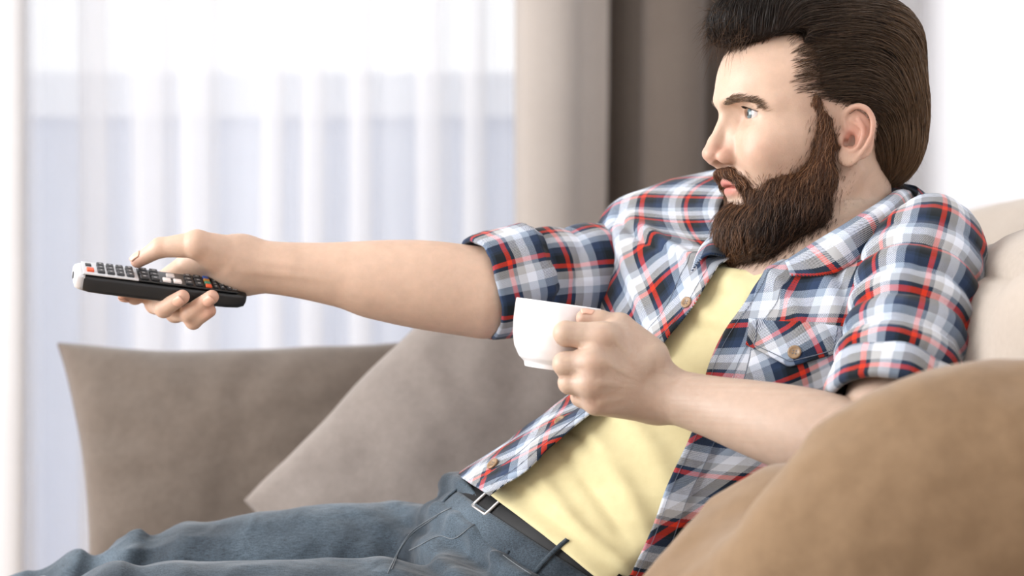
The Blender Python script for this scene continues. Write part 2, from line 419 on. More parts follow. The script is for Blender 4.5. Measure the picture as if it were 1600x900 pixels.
EYE_C = A([0.0695, 0.0315, 0.0245])
GAZE = nrm([0.995, 0.02, 0.0])
def face_local(q):
    s = q.copy(); s[:, 1] = np.abs(s[:, 1])
    d = ell(s, (0.0, 0, 0.040), (0.096, 0.075, 0.088))
    d = smin(d, ell(s, (0.034, 0, 0.055), (0.062, 0.060, 0.064)), 0.02)
    d = smin(d, ell(s, (0.043, 0, -0.022), (0.047, 0.056, 0.062)), 0.02)
    d = smin(d, ell(s, (0.050, 0.041, 0.000), (0.028, 0.021, 0.019)), 0.02)
    d = smin(d, cone(s, (0.008, 0.050, -0.055), (0.070, 0.014, -0.082), 0.014, 0.016), 0.025)
    d = smin(d, ell(s, (0.078, 0, -0.080), (0.014, 0.018, 0.013)), 0.015)
    d = smin(d, ell(s, (0.030, 0, -0.050), (0.050, 0.044, 0.036)), 0.02)
    m = q[:, 0] > 0.03
    if not m.any(): return d
    e = s[m]; dm = d[m]
    # brow ridge, sockets
    dm = smin(dm, chain(e, [A(x) for x in ((0.0915, 0.008, 0.0385), (0.0815, 0.031, 0.0395), (0.0600, 0.0500, 0.0340))], [0.0085, 0.0080, 0.0070], 0.004), 0.012)
    dm = smax(dm, -ell(e, (0.094, 0.031, 0.0230), (0.0165, 0.0185, 0.0115)), 0.012)
    dm = smax(dm, -ell(e, (0.098, 0.016, 0.020), (0.012, 0.008, 0.012)), 0.010)
    # cheek
    dm = smin(dm, ell(e, (0.068, 0.034, -0.014), (0.018, 0.019, 0.018)), 0.016)
    # nose
    n = cone(e, (0.0905, 0, 0.028), (0.1050, 0, -0.003), 0.0062, 0.0060)
    n = smin(n, cone(e, (0.1050, 0, -0.003), (0.1085, 0, -0.0128), 0.0060, 0.0084), 0.006)
    n = smin(n, cone(e, (0.083, 0.006, 0.020), (0.090, 0.009, -0.010), 0.006, 0.008), 0.010)
    n = smin(n, cone(e, (0.1085, 0.0025, -0.0135), (0.1060, 0.0030, -0.0165), 0.0072, 0.0062), 0.004)
    n = smin(n, ell(e, (0.0960, 0.0118, -0.0168), (0.0108, 0.0062, 0.0080)), 0.0035)
    n = smin(n, cone(e, (0.106, 0, -0.0205), (0.095, 0, -0.0265), 0.0040, 0.006), 0.005)
    n = smax(n, -ell(e, (0.1010, 0.0072, -0.0250), (0.0066, 0.0034, 0.0046)), 0.003)
    dm = smin(dm, n, 0.0055)
    # mouth
    dm = smin(dm, ell(e, (0.083, 0, -0.040), (0.0115, 0.026, 0.0105)), 0.008)
    dm = smin(dm, ell(e, (0.0855, 0, -0.0405), (0.0085, 0.021, 0.0045)), 0.004)
    dm = smin(dm, ell(e, (0.0830, 0, -0.0515), (0.0085, 0.019, 0.0055)), 0.004)
    mz = -0.0458+0.0016*np.clip(e[:, 1]/0.02, 0, 1.4)**2*-1.0
    dm = smax(dm, -ell(np.stack([e[:, 0], e[:, 1], e[:, 2]-mz], -1), (0.092, 0, 0), (0.0095, 0.026, 0.0011)), 0.0022)
    # eyelids
    ec = EYE_C.astype(np.float32); de = np.sqrt(((e-ec)**2).sum(-1))
    dm = smin(dm, de-0.0138, 0.004)
    u = np.clip((e[:, 1]-ec[1])/0.0165, -1.3, 1.3)
    zc = ec[2]-0.0006*u
    up = zc+0.0055*(1-u*u); dn = zc-0.0048*(1-u*u)
    op = np.maximum(np.maximum(e[:, 2]-up, dn-e[:, 2]), np.maximum(np.maximum(0.0112-de, de-0.0150), ec[0]-e[:, 0]+0.002))
    dm = smax(dm, -op, 0.0012)
    # lid crease
    dm = smax(dm, -(np.abs(de-0.0146)+np.abs(e[:, 2]-(up+0.0042))*0.8-0.0009), 0.0015)
    d[m] = dm
    return d
EAR_T = A([0.000, 0.0685, -0.001])
ear_b = nrm([-math.cos(math.radians(24)), math.sin(math.radians(24)), 0.0])
ear_o = nrm([math.sin(math.radians(24)), math.cos(math.radians(24)), 0.0])
ear_M = np.stack([ear_b, [0, 0, 1.0], ear_o], 1).astype(np.float32)
_helix = smooth_chain([(8, 4, 1.5), (5, 12, 2.5), (4.5, 22, 3), (10, 29, 4.2), (18, 31.3, 4.8), (26, 28, 5.0), (31.5, 19, 5.0), (31.5, 8, 4.8), (27, -5, 4.2), (20, -15, 3.4), (14, -22, 2.6)],
                      [1.6, 2.1, 2.5, 3.0, 3.1, 3.0, 2.9, 2.8, 2.6, 2.5, 2.6], 4)
_antih = smooth_chain([(9, -12, 3), (16, -9, 4), (21.5, 0, 4.6), (22, 10, 4.4), (18, 19, 3.2)], [2.4, 2.5, 2.6, 2.4, 1.6], 4)
def ear_local(q):
    s = q.copy(); s[:, 1] = np.abs(s[:, 1])
    e = (s-EAR_T.astype(np.float32))@ear_M*1000.0        # (back, up, out) in mm
    d = ell(e, (17, 4, 1.0), (16.0, 25.0, 2.6), basis([1, 0.22, 0], [-0.22, 1, 0], [0, 0, 1]))
    d = smin(d, ell(e, (8, -17, 2.0), (10.5, 10.5, 3.4)), 4)
    e = e.astype(np.float32)
    d = smin(d, _helix(e), 1.4)
    d = smin(d, _antih(e), 2.0)
    d = smin(d, cone(e, A([22., 10, 4.2]), A([11., 17, 2.6]), 2.2, 1.6), 2.0)
    d = smax(d, -ell(e, (10.5, -1.5, 5.0), (6.6, 8.5, 6.5)), 2.5)       # concha
    d = smax(d, -ell(e, (26.5, 13, 5.6), (2.0, 12, 2.6), basis([1, 0.1, 0], [-0.1, 1, 0], [0, 0, 1])), 1.5)
    d = smin(d, ell(e, (0.5, -1, 3.0), (3.6, 6.0, 4.0)), 2.5)             # tragus
    d = smin(d, ell(e, (0, 6, -6), (9, 17, 8)), 5)
    d = smax(d, -ell(e, (5.5, -4, 1.0), (2.6, 4.2, 7)), 1.5)
    return d/1000.0
def head_fn(p):
    q = hl(p); d = face_local(q)
    m = (np.abs(q[:, 1]) > 0.045) & (q[:, 0] < 0.035) & (q[:, 0] > -0.06) & (np.abs(q[:, 2]) < 0.06)
    if m.any():
        d = d.copy(); d[m] = smin(d[m], ear_local(q[m]), 0.003)
    return d
NECK0, NECK1 = hw([-0.024, 0, -0.030]), A([0.326, 0.014, 0.040])
def neck_fn(p):
    d = cone(p, NECK0, NECK1, 0.056, 0.060)
    d = smin(d, cone(p, hw([0.010, 0, -0.060]), at(1225, 440, -0.01), 0.040, 0.040), 0.02)
    for s in (1, -1):
        d = smin(d, cone(p, hw([-0.020, s*0.052, -0.030]), at(1205, 452, -0.035)+A([0.0, 0, 0])+s*0.012*HLF, 0.012, 0.009), 0.012)
    # collar bones and top of the chest
    mid = at(1205, 470, -0.015)
    d = smin(d, cone(p, mid, SH_L+A([-0.01, 0.02, 0.0]), 0.034, 0.035), 0.04)
    d = smin(d, cone(p, mid, SH_R+A([0.01, -0.01, 0.0]), 0.034, 0.035), 0.04)
    d = smin(d, cone(p, NECK1+A([0, 0, -.008]), SH_L+A([-.01, 0, -.012]), 0.044, 0.030), 0.03)
    d = smin(d, cone(p, NECK1+A([0, 0, -.008]), SH_R, 0.044, 0.034), 0.03)
    return d
SPN = [A([0.306, 0.02, 0.0]), A([0.262, 0.02, -0.108]), A([0.170, 0.022, -0.195]), A([0.0687, 0.03, -0.275]), A([0.02, 0.03, -0.318])]
def torso_fn(p):
    d = None
    LAT = [nrm([.69, -.72, -.05]), nrm([.70, -.71, -.06]), nrm([.65, -.73, -.2]), nrm([.6, -.74, -.3]), nrm([.58, -.76, -.28])]
    W = [0.075, 0.075, 0.065, 0.065, 0.075]; Rr = [0.060, 0.080, 0.078, 0.078, 0.078]
    for s in (1, -1):
        e = chain(p, [SPN[i]+s*W[i]*LAT[i] for i in range(5)], Rr, 0.03)
        d = e if d is None else smin(d, e, 0.06)
    return smin(d, chain(p, SPN, Rr, 0.03), 0.05)
def limb(pts, rad, k=0.02):
    pts = [A(x, float) for x in pts]
    return lambda p: chain(p, pts, rad, k)
def lerp(a, b, t): return a+(b-a)*t
# arms: upper arm, elbow, forearm with its muscle belly, wrist
_u = nrm(WR_R-EL_R); _up = A([0, 0, 1.0])-_u*_u[2]
_dn = A([0, 0, -0.020])
_arR = smooth_chain([SH_R+_dn, lerp(SH_R, EL_R, .5)+_dn*.7, EL_R, lerp(EL_R, WR_R, .25), lerp(EL_R, WR_R, .52), lerp(EL_R, WR_R, .80), WR_R+A([-.004, 0, 0])], [0.049, 0.046, 0.0440, 0.0445, 0.0370, 0.0285, 0.0272], 1, True)
def arm_R(p):
    d = _arR(p)
    d = smin(d, cone(p, lerp(EL_R, WR_R, -.02)+_up*-0.011, lerp(EL_R, WR_R, .45)+_up*-0.006, 0.037, 0.029), 0.02)
    d = smin(d, cone(p, lerp(EL_R, WR_R, .82)+A([0, -0.010, 0.004]), lerp(EL_R, WR_R, .99)+A([0, -0.012, 0.004]), 0.013, 0.013), 0.012)
    for z_ in (0.002, -0.006):
        d = smin(d, cone(p, lerp(EL_R, WR_R, .62)+A([0, -0.0270, z_]), lerp(EL_R, WR_R, 1.0)+A([0, -0.0245, z_+.002]), 0.0004, 0.0030), 0.007)
    return d
_arL = smooth_chain([SH_L, lerp(SH_L, EL_L, .5), EL_L, lerp(EL_L, WR_L, .30), lerp(EL_L, WR_L, .62), lerp(EL_L, WR_L, .87), WR_L], [0.046, 0.044, 0.040, 0.0405, 0.0330, 0.0262, 0.0255], 1, True)
arm_L = _arL
# right hand round the remote control
RF = {}
RF['thumb'] = ([at(354, 400, 0.040), at(308, 382, 0.022), at(250, 387, 0.026), at(215, 408, 0.032)], [0.0195, 0.0138, 0.0100, 0.0072])
RF['index'] = ([at(306, 405, 0.072), at(244, 446, 0.076), at(211, 463, 0.058), at(193, 460, 0.036)], [0.0125, 0.0098, 0.0082, 0.0064])
RF['middle'] = ([at(318, 418, 0.080), at(243, 474, 0.062), at(256, 482, 0.022), at(285, 464, 0.004)], [0.0125, 0.0102, 0.0092, 0.0074])
RF['ring'] = ([at(334, 428, 0.082), at(274, 488, 0.062), at(296, 489, 0.022), at(331, 464, 0.004)], [0.0122, 0.0098, 0.0090, 0.0072])
RF['pinky'] = ([at(350, 438, 0.080), at(306, 494, 0.058), at(302, 502, 0.030), at(328, 486, 0.013)], [0.0112, 0.0088, 0.0080, 0.0064])
def hand_R(p):
    w = WR_R+A([-0.006, 0.002, 0.0]); d = None
    for k, r in (('index', 0.0155), ('middle', 0.0145), ('ring', 0.014), ('pinky', 0.0135)):
        e = cone(p, w+A([0, 0, {'index': .010, 'middle': .003, 'ring': -.004, 'pinky': -.010}[k]]), RF[k][0][0], 0.0195, r)
        d = e if d is None else smin(d, e, 0.014)
    d = smin(d, chain(p, RF['thumb'][0][:2], [0.0215, 0.0128], 0.01), 0.014)
    d = smin(d, cone(p, at(330, 398, 0.040), RF['index'][0][0], 0.014, 0.012), 0.012)      # web
    for k in RF:
        P_, R_ = RF[k]; f = chain(p, P_, R_, 0.0035)
        f = smin(f, np.sqrt(((p-P_[1].astype(np.float32))**2).sum(-1))-R_[1]*1.06, 0.003)
        d = smin(d, f, 0.0045)
    return d
# left hand closed on the cup handle, back of the hand to the camera
LF = {}
LF['thumb'] = ([at(1010, 560, -0.165), at(968, 512, -0.150), at(938, 502, -0.150), at(913, 497, -0.150)], [0.019, 0.0125, 0.0100, 0.0080])
LF['index'] = ([at(946, 528, -0.178), at(884, 521, -0.176), at(884, 525, -0.146), at(912, 534, -0.132)], [0.0145, 0.0112, 0.0095, 0.0080])
LF['middle'] = ([at(932, 567, -0.184), at(883, 569, -0.178), at(882, 569, -0.146), at(910, 566, -0.132)], [0.0140, 0.0110, 0.0095, 0.0080])
LF['ring'] = ([at(928, 600, -0.182), at(890, 598, -0.174), at(889, 596, -0.144), at(916, 594, -0.132)], [0.0130, 0.0102, 0.0088, 0.0076])
LF['pinky'] = ([at(932, 628, -0.174), at(908, 620, -0.162), at(906, 614, -0.140), at(928, 610, -0.132)], [0.0122, 0.0092, 0.0082, 0.0070])
def hand_L(p):
    w = WR_L+A([-0.004, 0.0, 0.0]); d = None
    for k, r in (('index', 0.0138), ('middle', 0.0138), ('ring', 0.0132), ('pinky', 0.0128)):
        e = cone(p, w+A([0, 0, {'index': .008, 'middle': .003, 'ring': -.003, 'pinky': -.008}[k]]), LF[k][0][0], 0.0200, r)
        d = e if d is None else smin(d, e, 0.014)
    d = smin(d, chain(p, LF['thumb'][0][:2], [0.0215, 0.0130], 0.01), 0.014)
    d = smin(d, cone(p, at(1000, 560, -0.155), LF['index'][0][0]+A([0.012, 0.012, 0]), 0.019, 0.013), 0.012)
    for k in LF:
        P_, R_ = LF[k]; f = chain(p, P_, R_, 0.004)
        d = smin(d, f, 0.0022 if k != 'thumb' else 0.005)
    for k in ('index', 'middle', 'ring'):
        d = smin(d, np.sqrt(((p-(LF[k][0][0]+A([-.004, -0.0035, 0.001])).astype(np.float32))**2).sum(-1))-0.0118, 0.008)   # knuckles
    for k in ('index', 'middle', 'ring', 'pinky'):      # tendons
        m_ = LF[k][0][0]; o_ = A([0.004, -0.0115, 0.002]); q_ = lerp(m_+o_, WR_L+A([-0.004, -0.0205, 0.004]), 0.72)
        d = smin(d, cone(p, m_+o_, q_, 0.0026, 0.0016), 0.005)
    return d
LEG_F = [A([0.03, 0.125, -0.318]), A([-0.20, 0.150, -0.318]), A([-0.38, 0.160, -0.338]), A([-0.505, 0.165, -0.372]), A([-0.565, 0.18, -0.45]), A([-0.615, 0.21, -0.72])]
LEG_N = [A([0.09, -0.065, -0.360]), A([-0.12, -0.085, -0.352]), A([-0.30, -0.095, -0.338]), A([-0.415, -0.10, -0.345]), A([-0.475, -0.10, -0.42]), A([-0.53, -0.09, -0.72])]
body_parts = [
    (Part(head_fn, hw([0.005, 0, 0.015]), 0.165), 0.012),
    (Part(neck_fn, A([0.30, 0.02, 0.05]), 0.24), 0.012),
    (Part(torso_fn, A([0.17, 0.02, -0.17]), 0.30), 0.04),
    (Part(arm_R, (SH_R+WR_R)/2, 0.36), 0.03),
    (Part(arm_L, (SH_L+EL_L+WR_L)/3, 0.30), 0.03),
    (Part(hand_R, at(275, 440, 0.05), 0.125), 0.012),
    (Part(hand_L, at(950, 560, -0.15), 0.115), 0.012),
]
def body_fn(p):
    p = np.asarray(p, np.float32); d = None
    for f, k in body_parts:
        e = f(p); d = e if d is None else smin(d, e, k)
    return d
# ------------------------------------------------------------------ hair and beard volumes (head coordinates)
HXZ = [-0.075, -0.052, -0.045, -0.030, 0.0, 0.018, 0.029, 0.034, 0.038, 0.053, 0.080, 0.105, 0.14]
HXX = [-0.120, -0.085, -0.058, -0.043, -0.037, -0.035, -0.020, 0.006, 0.034, 0.051, 0.043, 0.032, 0.03]
def hair_mask(q):
    x, y, z = q[:, 0], np.abs(q[:, 1]), q[:, 2]
    zq = np.interp(x, [0.02, 0.036, 0.06, 0.085, 0.10], [0.112, 0.105, 0.098, 0.087, 0.084])
    return smin(x-np.interp(z, HXZ, HXX), (zq-z), 0.016)+0.003
def hair_local(q):
    s = q.copy(); s[:, 1] = np.abs(s[:, 1])
    d = ell(s, (-0.012, 0, 0.044), (0.107, 0.082, 0.094))
    d = smin(d, ell(s, (-0.056, 0, -0.004), (0.052, 0.060, 0.052)), 0.03)
    d = smin(d, ell(s, (0.046, 0, 0.116), (0.061, 0.058, 0.042)), 0.03)
    d = smin(d, ell(s, (-0.02, 0, 0.105), (0.092, 0.068, 0.052)), 0.03)
    m = hair_mask(q)
    d = d+0.0150*np.exp(-np.clip(-m, 0, 1)/0.020)*np.clip((0.100-s[:, 2])/.012, 0, 1)
    return smax(d, m, 0.006)
def beard_local(q):
    s = q.copy(); s[:, 1] = np.abs(s[:, 1])
    d = chain(s, [A(x) for x in ((0.032, 0.0640, 0.052), (0.024, 0.0655, 0.034), (0.016, 0.066, 0.016), (0.014, 0.0645, -0.004), (0.017, 0.057, -0.040), (0.026, 0.049, -0.068), (0.060, 0.026, -0.088), (0.072, 0.0, -0.092))], [0.0056, 0.0060, 0.0062, 0.0076, 0.0150, 0.0215, 0.027, 0.028], 0.010)
    d = smin(d, ell(s, (0.046, 0.040, -0.060), (0.028, 0.022, 0.032), basis([1, -0.45, 0], [0.45, 1, 0], [0, 0, 1])), 0.015)
    d = smin(d, ell(s, (0.074, 0, -0.090), (0.025, 0.033, 0.031)), 0.012)
    d = smin(d, ell(s, (0.060, 0, -0.104), (0.030, 0.034, 0.020)), 0.012)
    mu = chain(s, [A(x) for x in ((0.0985, 0, -0.0318), (0.0935, 0.012, -0.034), (0.084, 0.023, -0.0425), (0.0745, 0.028, -0.056), (0.066, 0.029, -0.070))], [0.0052, 0.0060, 0.0062, 0.0070, 0.010], 0.005)
    d = smin(d, mu, 0.005)
    # keep the lips free
    d = smax(d, -ell(s, (0.098, 0, -0.0475), (0.020, 0.0215, 0.0100)), 0.004)
    return d
hair_fn = lambda p: hair_local(hl(np.asarray(p, np.float32)))
beard_fn = lambda p: beard_local(hl(np.asarray(p, np.float32)))

def ray_hit(px, py, f, t0=1.4, t1=3.2):
    """points of the surface f = 0 that the eye meets along these sight lines"""
    d = np.stack([(np.asarray(px, float)-800)/FPX, np.ones(len(px)), (450-np.asarray(py, float))/FPX], -1); d /= np.linalg.norm(d, axis=1)[:, None]
    o = A([0, -DIST, 0]); t = np.full(len(px), t0)
    for _ in range(90): t = np.minimum(t+0.7*f((o+d*t[:, None]).astype(np.float32)), t1)
    return o+d*t[:, None]
# ------------------------------------------------------------------ the room
WALLM = plain_mat('white_plaster', srgb(240, 240, 243), rough=0.9, var=0.015, scale=3, spec=0.2)
FLOORM = plain_mat('oak_floor', srgb(176, 146, 116), rough=0.5, var=0.15, scale=6)
FRAMEM = plain_mat('white_window_frame', srgb(240, 240, 242), rough=0.4, var=0.02)
OUTM = plain_mat('pale_balcony_render', srgb(206, 212, 226), rough=0.9, var=0.03, scale=2)
YB, XR = 2.05, 0.785          # window wall and the wall behind the sofa
def st(name, v, f, m): return tag(mesh(name, v, f, m, smooth=False), kind='structure')
st('floor', *box(-3.4, XR+.1, -3.2, YB+.1, -ZC-.1, -ZC), FLOORM)
CEILM = plain_mat('white_ceiling', srgb(244, 243, 241), rough=0.95, var=0.01, scale=2)
st('ceiling', *box(-3.4, XR+.12, -3.2, YB+.12, 1.8, 1.9), CEILM)
st('wall_front', *box(-3.4, XR+.12, -3.32, -3.2, -ZC, 1.9), WALLM)
LWX = -2.75
st('wall_left', *join([box(LWX-.12, LWX, -3.2, -1.75, -ZC, 1.8), box(LWX-.12, LWX, 0.75, YB, -ZC, 1.8), box(LWX-.12, LWX, -1.75, 0.75, 1.55, 1.8), box(LWX-.12, LWX, -1.75, 0.75, -ZC, -0.25)]), WALLM)
win2 = root('window_2', A([LWX-.06, -0.5, -0.25]), None, None); win2['kind'] = 'structure'
for a in (box(LWX-.09, LWX-.03, -1.75, 0.75, -.25, -.19), box(LWX-.09, LWX-.03, -1.75, 0.75, 1.49, 1.55), box(LWX-.09, LWX-.03, -1.75, -1.69, -.19, 1.49), box(LWX-.09, LWX-.03, 0.69, 0.75, -.19, 1.49), box(LWX-.09, LWX-.03, -.53, -.47, -.19, 1.49)):
    mesh('window_frame', *a, FRAMEM, win2, smooth=False)
st('wall_right', *box(XR, XR+.12, -3.2, YB+.12, -ZC, 1.8), WALLM)
WX0, WX1, WZ0, WZ1 = -2.3, 0.20, -0.72, 1.62     # tall balcony window
st('wall_back', *join([box(WX1, XR, YB, YB+.12, -ZC, 1.8), box(-3.4, WX0, YB, YB+.12, -ZC, 1.8), box(WX0, WX1, YB, YB+.12, WZ1, 1.8), box(WX0, WX1, YB, YB+.12, -ZC, WZ0)]), WALLM)
st('baseboard_right', *box(XR-.015, XR, -3.2, YB, -ZC, -ZC+.09), FRAMEM)
win = root('window_1', A([(WX0+WX1)/2, YB+.06, WZ0]), None, None); win['kind'] = 'structure'
for a in (box(WX0, WX1, YB+.04, YB+.10, WZ0, WZ0+.07), box(WX0, WX1, YB+.04, YB+.10, WZ1-.07, WZ1), box(WX0, WX0+.07, YB+.04, YB+.10, WZ0+.07, WZ1-.07), box(WX1-.07, WX1, YB+.04, YB+.10, WZ0+.07, WZ1-.07), box(-1.09, -1.01, YB+.04, YB+.10, WZ0+.07, WZ1-.07)):
    mesh('window_frame', *a, FRAMEM, win, smooth=False)
GL = glass_mat('window_glass')
mesh('pane', *box(LWX-.063, LWX-.057, -1.69, -.53, -.19, 1.49), GL, win2, smooth=False); mesh('pane', *box(LWX-.063, LWX-.057, -.47, .69, -.19, 1.49), GL, win2, smooth=False)
mesh('pane', *box(WX0+.07, -1.09, YB+.066, YB+.072, WZ0+.07, WZ1-.07), GL, win, smooth=False)
mesh('pane', *box(-1.01, WX1-.07, YB+.066, YB+.072, WZ0+.07, WZ1-.07), GL, win, smooth=False)
# balcony outside: slab and parapet
st('wall_balcony', *join([box(-4.5, 2.5, YB+1.35, YB+1.47, -ZC, .43), box(-4.5, 2.5, YB+.12, YB+1.47, -ZC-.1, -ZC+.02)]), OUTM)
st('trim_1', *box(-4.5, 2.5, YB+1.33, YB+1.49, .43, .545), plain_mat('white_coping', srgb(232, 235, 241), rough=0.9, var=0.02))
# ---- curtains
def hang(name, xs, y0, fn, z0, z1, m, nz=14, t=0.0):
    """curtain: fn(x) gives the depth of the cloth, a little livelier towards the hem"""
    zs = np.linspace(z0, z1, nz); X, Z = np.meshgrid(xs, zs, indexing='ij')
    P = fn(X, Z); v = P.reshape(-1, 3)
    if t > 0: v, f, _ = solid(v, len(xs), nz, t); return mesh(name, v, f, m)
    return mesh(name, v, gridf(len(xs), nz), m)
SHEER = sheer_mat('sheer_voile', 0.42, srgb(250, 250, 252)); SHEER2 = sheer_mat('sheer_voile_bunched', 0.55, srgb(246, 245, 246))
def pleat_curve(x0, x1, pl, y0, depth=0.03, seed=0):
    """plan of a voile hanging almost flat with narrow overlapping pleats at the given x"""
    rs = np.random.RandomState(seed); pts = []; 
    xs = [x0]+list(pl)+[x1]
    for i, xp in enumerate(pl):
        w = 0.020+0.012*rs.rand()
        a = xs[i]+(0.03 if i else 0)
        for t in np.linspace(0, 1, 7)[:-1]: pts.append((a+(xp-w-a)*t, y0+0.012*math.sin(t*math.pi)*(-1)**i))
        pts += [(xp-w, y0), (xp+w*.4, y0-depth*.35), (xp+w, y0-depth*.6), (xp+w*.4, y0-depth*.8), (xp-w*.6, y0-depth*.65), (xp-w, y0-depth*.8), (xp-w*.3, y0-depth), (xp+w*.8, y0-depth*.8), (xp+w*1.4, y0-depth*.2)]
    pts.append((x1, y0)); pts = A(pts); d = np.concatenate([[0], np.cumsum(np.linalg.norm(np.diff(pts, axis=0), axis=1))])
    s = np.linspace(0, d[-1], len(pts)*4)
    return np.stack([np.interp(s, d, pts[:, 0]), np.interp(s, d, pts[:, 1])], -1)
kx = lambda px, Y: (px-800)*(DIST+Y)/FPX
def voile(name, px, x0, x1, Y, label, seed, m=SHEER, lean=0.004):
    pl = [kx(p, Y) for p in px]; c = pleat_curve(kx(x0, Y), kx(x1, Y), pl, Y, 0.035, seed)
    zs = np.linspace(-ZC+.02, 1.66, 16); n = len(c)
    G = np.zeros((n, 16, 3)); G[..., 0] = c[:, 0:1]; G[..., 1] = c[:, 1:2]; G[..., 2] = zs
    G[..., 0] += lean*fbm(np.stack([G[..., 0]*6, G[..., 2]*1.2, G[..., 0]*0+seed], -1), 2)
    G[..., 1] += 0.010*fbm(np.stack([G[..., 0]*5+3, G[..., 2]*1.0, G[..., 0]*0+seed], -1), 2)
    o = mesh(name, G.reshape(-1, 3), gridf(n, 16), m); tag(o, label, 'curtain', 'curtains at the window'); return o
voile('sheer_curtain', [-190, -60, 40, 150, 236, 308, 428, 490, 566, 672, 742], -420, 800, 1.78, 'white sheer voile curtain hanging in front of the bright window', 3)
def drape(name, xs_px, Y, amp, per, m, label, ph=0.0, seed=0, sharp=1.0):
    x0, x1 = kx(xs_px[0], Y), kx(xs_px[1], Y); n = 120; X = np.linspace(x0, x1, n); zs = np.linspace(-ZC+.015, 1.66, 14)
    G = np.zeros((n, 14, 3)); u = (X-x0)/per*2*math.pi+ph
    G[..., 0] = (X-0.30*amp*np.sin(2*u))[:, None]; G[..., 1] = Y+amp*np.sin(u)[:, None]; G[..., 2] = zs
    k = np.clip((1.66-zs)/2.4, 0, 1)
    G[..., 1] += 0.02*k*fbm(np.stack([G[..., 0]*4, G[..., 2]*.8, G[..., 0]*0+seed], -1), 2); G[..., 0] += 0.012*k*fbm(np.stack([G[..., 0]*3, G[..., 2]*.9, G[..., 0]*0+seed+5], -1), 2)
    v, f, _ = solid(G.reshape(-1, 3), n, 14, 0.003); o = mesh(name, v, f, m); tag(o, label, 'curtain', 'curtains at the window'); return o
DRAPE_LIT = cloth_mat('taupe_drape_lit', srgb(186, 177, 170), srgb(198, 190, 183), scale=200, rough=0.95, sheen=0.15, bump=0.1, transl=0.22)  # lit part of one taupe curtain, window light put into the paler colour
DRAPE_SHADED = cloth_mat('taupe_drape_shaded', srgb(98, 88, 81), srgb(112, 102, 94), scale=200, rough=0.95, sheen=0.15, bump=0.1, transl=0.05)  # same curtain away from the window, its shade put into the darker colour
IVORY = cloth_mat('ivory_drape', srgb(214, 214, 216), srgb(224, 224, 226), scale=200, rough=0.95, sheen=0.1, bump=0.1, transl=0.2)
drape('drape', (795, 950), 1.60, 0.045, 0.20, DRAPE_LIT, 'taupe drape with window light put into its colour, hanging beside the sheer curtain', 2.6, 1)
drape('drape', (930, 1185), 1.70, 0.075, 0.20, DRAPE_SHADED, 'dark brown drape hanging behind the man\'s face', 0.4, 2)
drape('drape', (-150, 34), 1.66, 0.035, 0.11, IVORY, 'ivory drape at the left edge of the window', 0.0, 3)
# ------------------------------------------------------------------ sofa and cushions
SOFA = cloth_mat('beige_sofa_fabric', srgb(172, 160, 147), srgb(188, 176, 164), scale=160, rough=0.95, sheen=0.3, bump=0.25, bscale=1200)
BROWN = cloth_mat('camel_cushion_fabric', srgb(124, 100, 75), srgb(140, 115, 88), scale=60, rough=0.95, sheen=0.25, bump=0.2, bscale=700, big=6, crum=(9, 0.4, 0.012))
TAUPE = cloth_mat('taupe_cushion_fabric', srgb(94, 84, 76), srgb(108, 97, 88), scale=90, rough=0.95, sheen=0.3, bump=0.2, bscale=900, big=8, crum=(8, 0.35, 0.012))
GREYT = cloth_mat('grey_taupe_cushion_fabric', srgb(122, 113, 107), srgb(136, 127, 121), scale=90, rough=0.95, sheen=0.35, bump=0.2, bscale=900, big=8, crum=(8, 0.35, 0.012))
WOODM = plain_mat('dark_wood_feet', srgb(70, 52, 40), rough=0.5, var=0.15)
sofa = root('sofa', A([0.15, 0.10, -ZC]), 'beige fabric sofa the man sits on, back against the white wall', 'sofa')
def puff(c, half, r, n=26, sag=None, seed=0, bulge=0.0, wr=0.004):
    v, f = cube_sphere(n); half = A(half, float); p = v*half; core = np.clip(p, -(half-r), half-r); d = p-core; ln = np.linalg.norm(d, axis=1)[:, None]
    ax = np.argmax(np.abs(v), 1); flat = np.zeros_like(v); flat[np.arange(len(v)), ax] = np.sign(v[np.arange(len(v)), ax])
    d = np.where(ln > 1e-6, d/np.maximum(ln, 1e-9), flat); q = core+d*r
    b = (1-v[:, 0]**2)*(1-v[:, 1]**2)+(1-v[:, 1]**2)*(1-v[:, 2]**2)+(1-v[:, 0]**2)*(1-v[:, 2]**2)
    q = q+d*(bulge*np.clip(b, 0, 1))[:, None]+d*(wr*fbm(q*9+seed, 3))[:, None]
    return q+A(c), f
mesh('seat_base', *rbox(A([0.13, 0.10, -0.655]), A([0.62, 0.90, 0.075]), 0.03), SOFA, sofa)
for y0, y1 in ((-0.74, 0.02), (0.03, 0.80)):
    mesh('seat_cushion', *puff(((-0.47+0.54)/2, (y0+y1)/2, -0.522), (0.53, (y1-y0)/2, 0.075), 0.06, bulge=0.012, seed=y0*7), SOFA, sofa)
mesh('back_frame', *puff((0.675, 0.10, -0.250), (0.100, 0.90, 0.355), 0.07, bulge=0.01, seed=5), SOFA, sofa)
for y0, y1, s in ((-0.50, 0.26, 1), (0.27, 0.80, 2)):
    mesh('back_cushion', *puff((0.535, (y0+y1)/2, -0.208), (0.100, (y1-y0)/2, 0.235), 0.055, bulge=0.030, seed=s*3, wr=0.008), SOFA, sofa)
mesh('armrest', *puff((0.15, 0.91, -0.38), (0.62, 0.10, 0.25), 0.07, bulge=0.01, seed=8), SOFA, sofa)
mesh('armrest', *puff((0.15, -0.84, -0.44), (0.62, 0.10, 0.22), 0.07, bulge=0.01, seed=9), SOFA, sofa)
for x in (-0.40, 0.68):
    for y in (-0.72, 0.92): mesh('leg', *lathe([(0.0, -ZC), (.018, -ZC), (.026, -0.72), (0.0, -0.72)], 16, (x, y, 0)), WOODM, sofa)
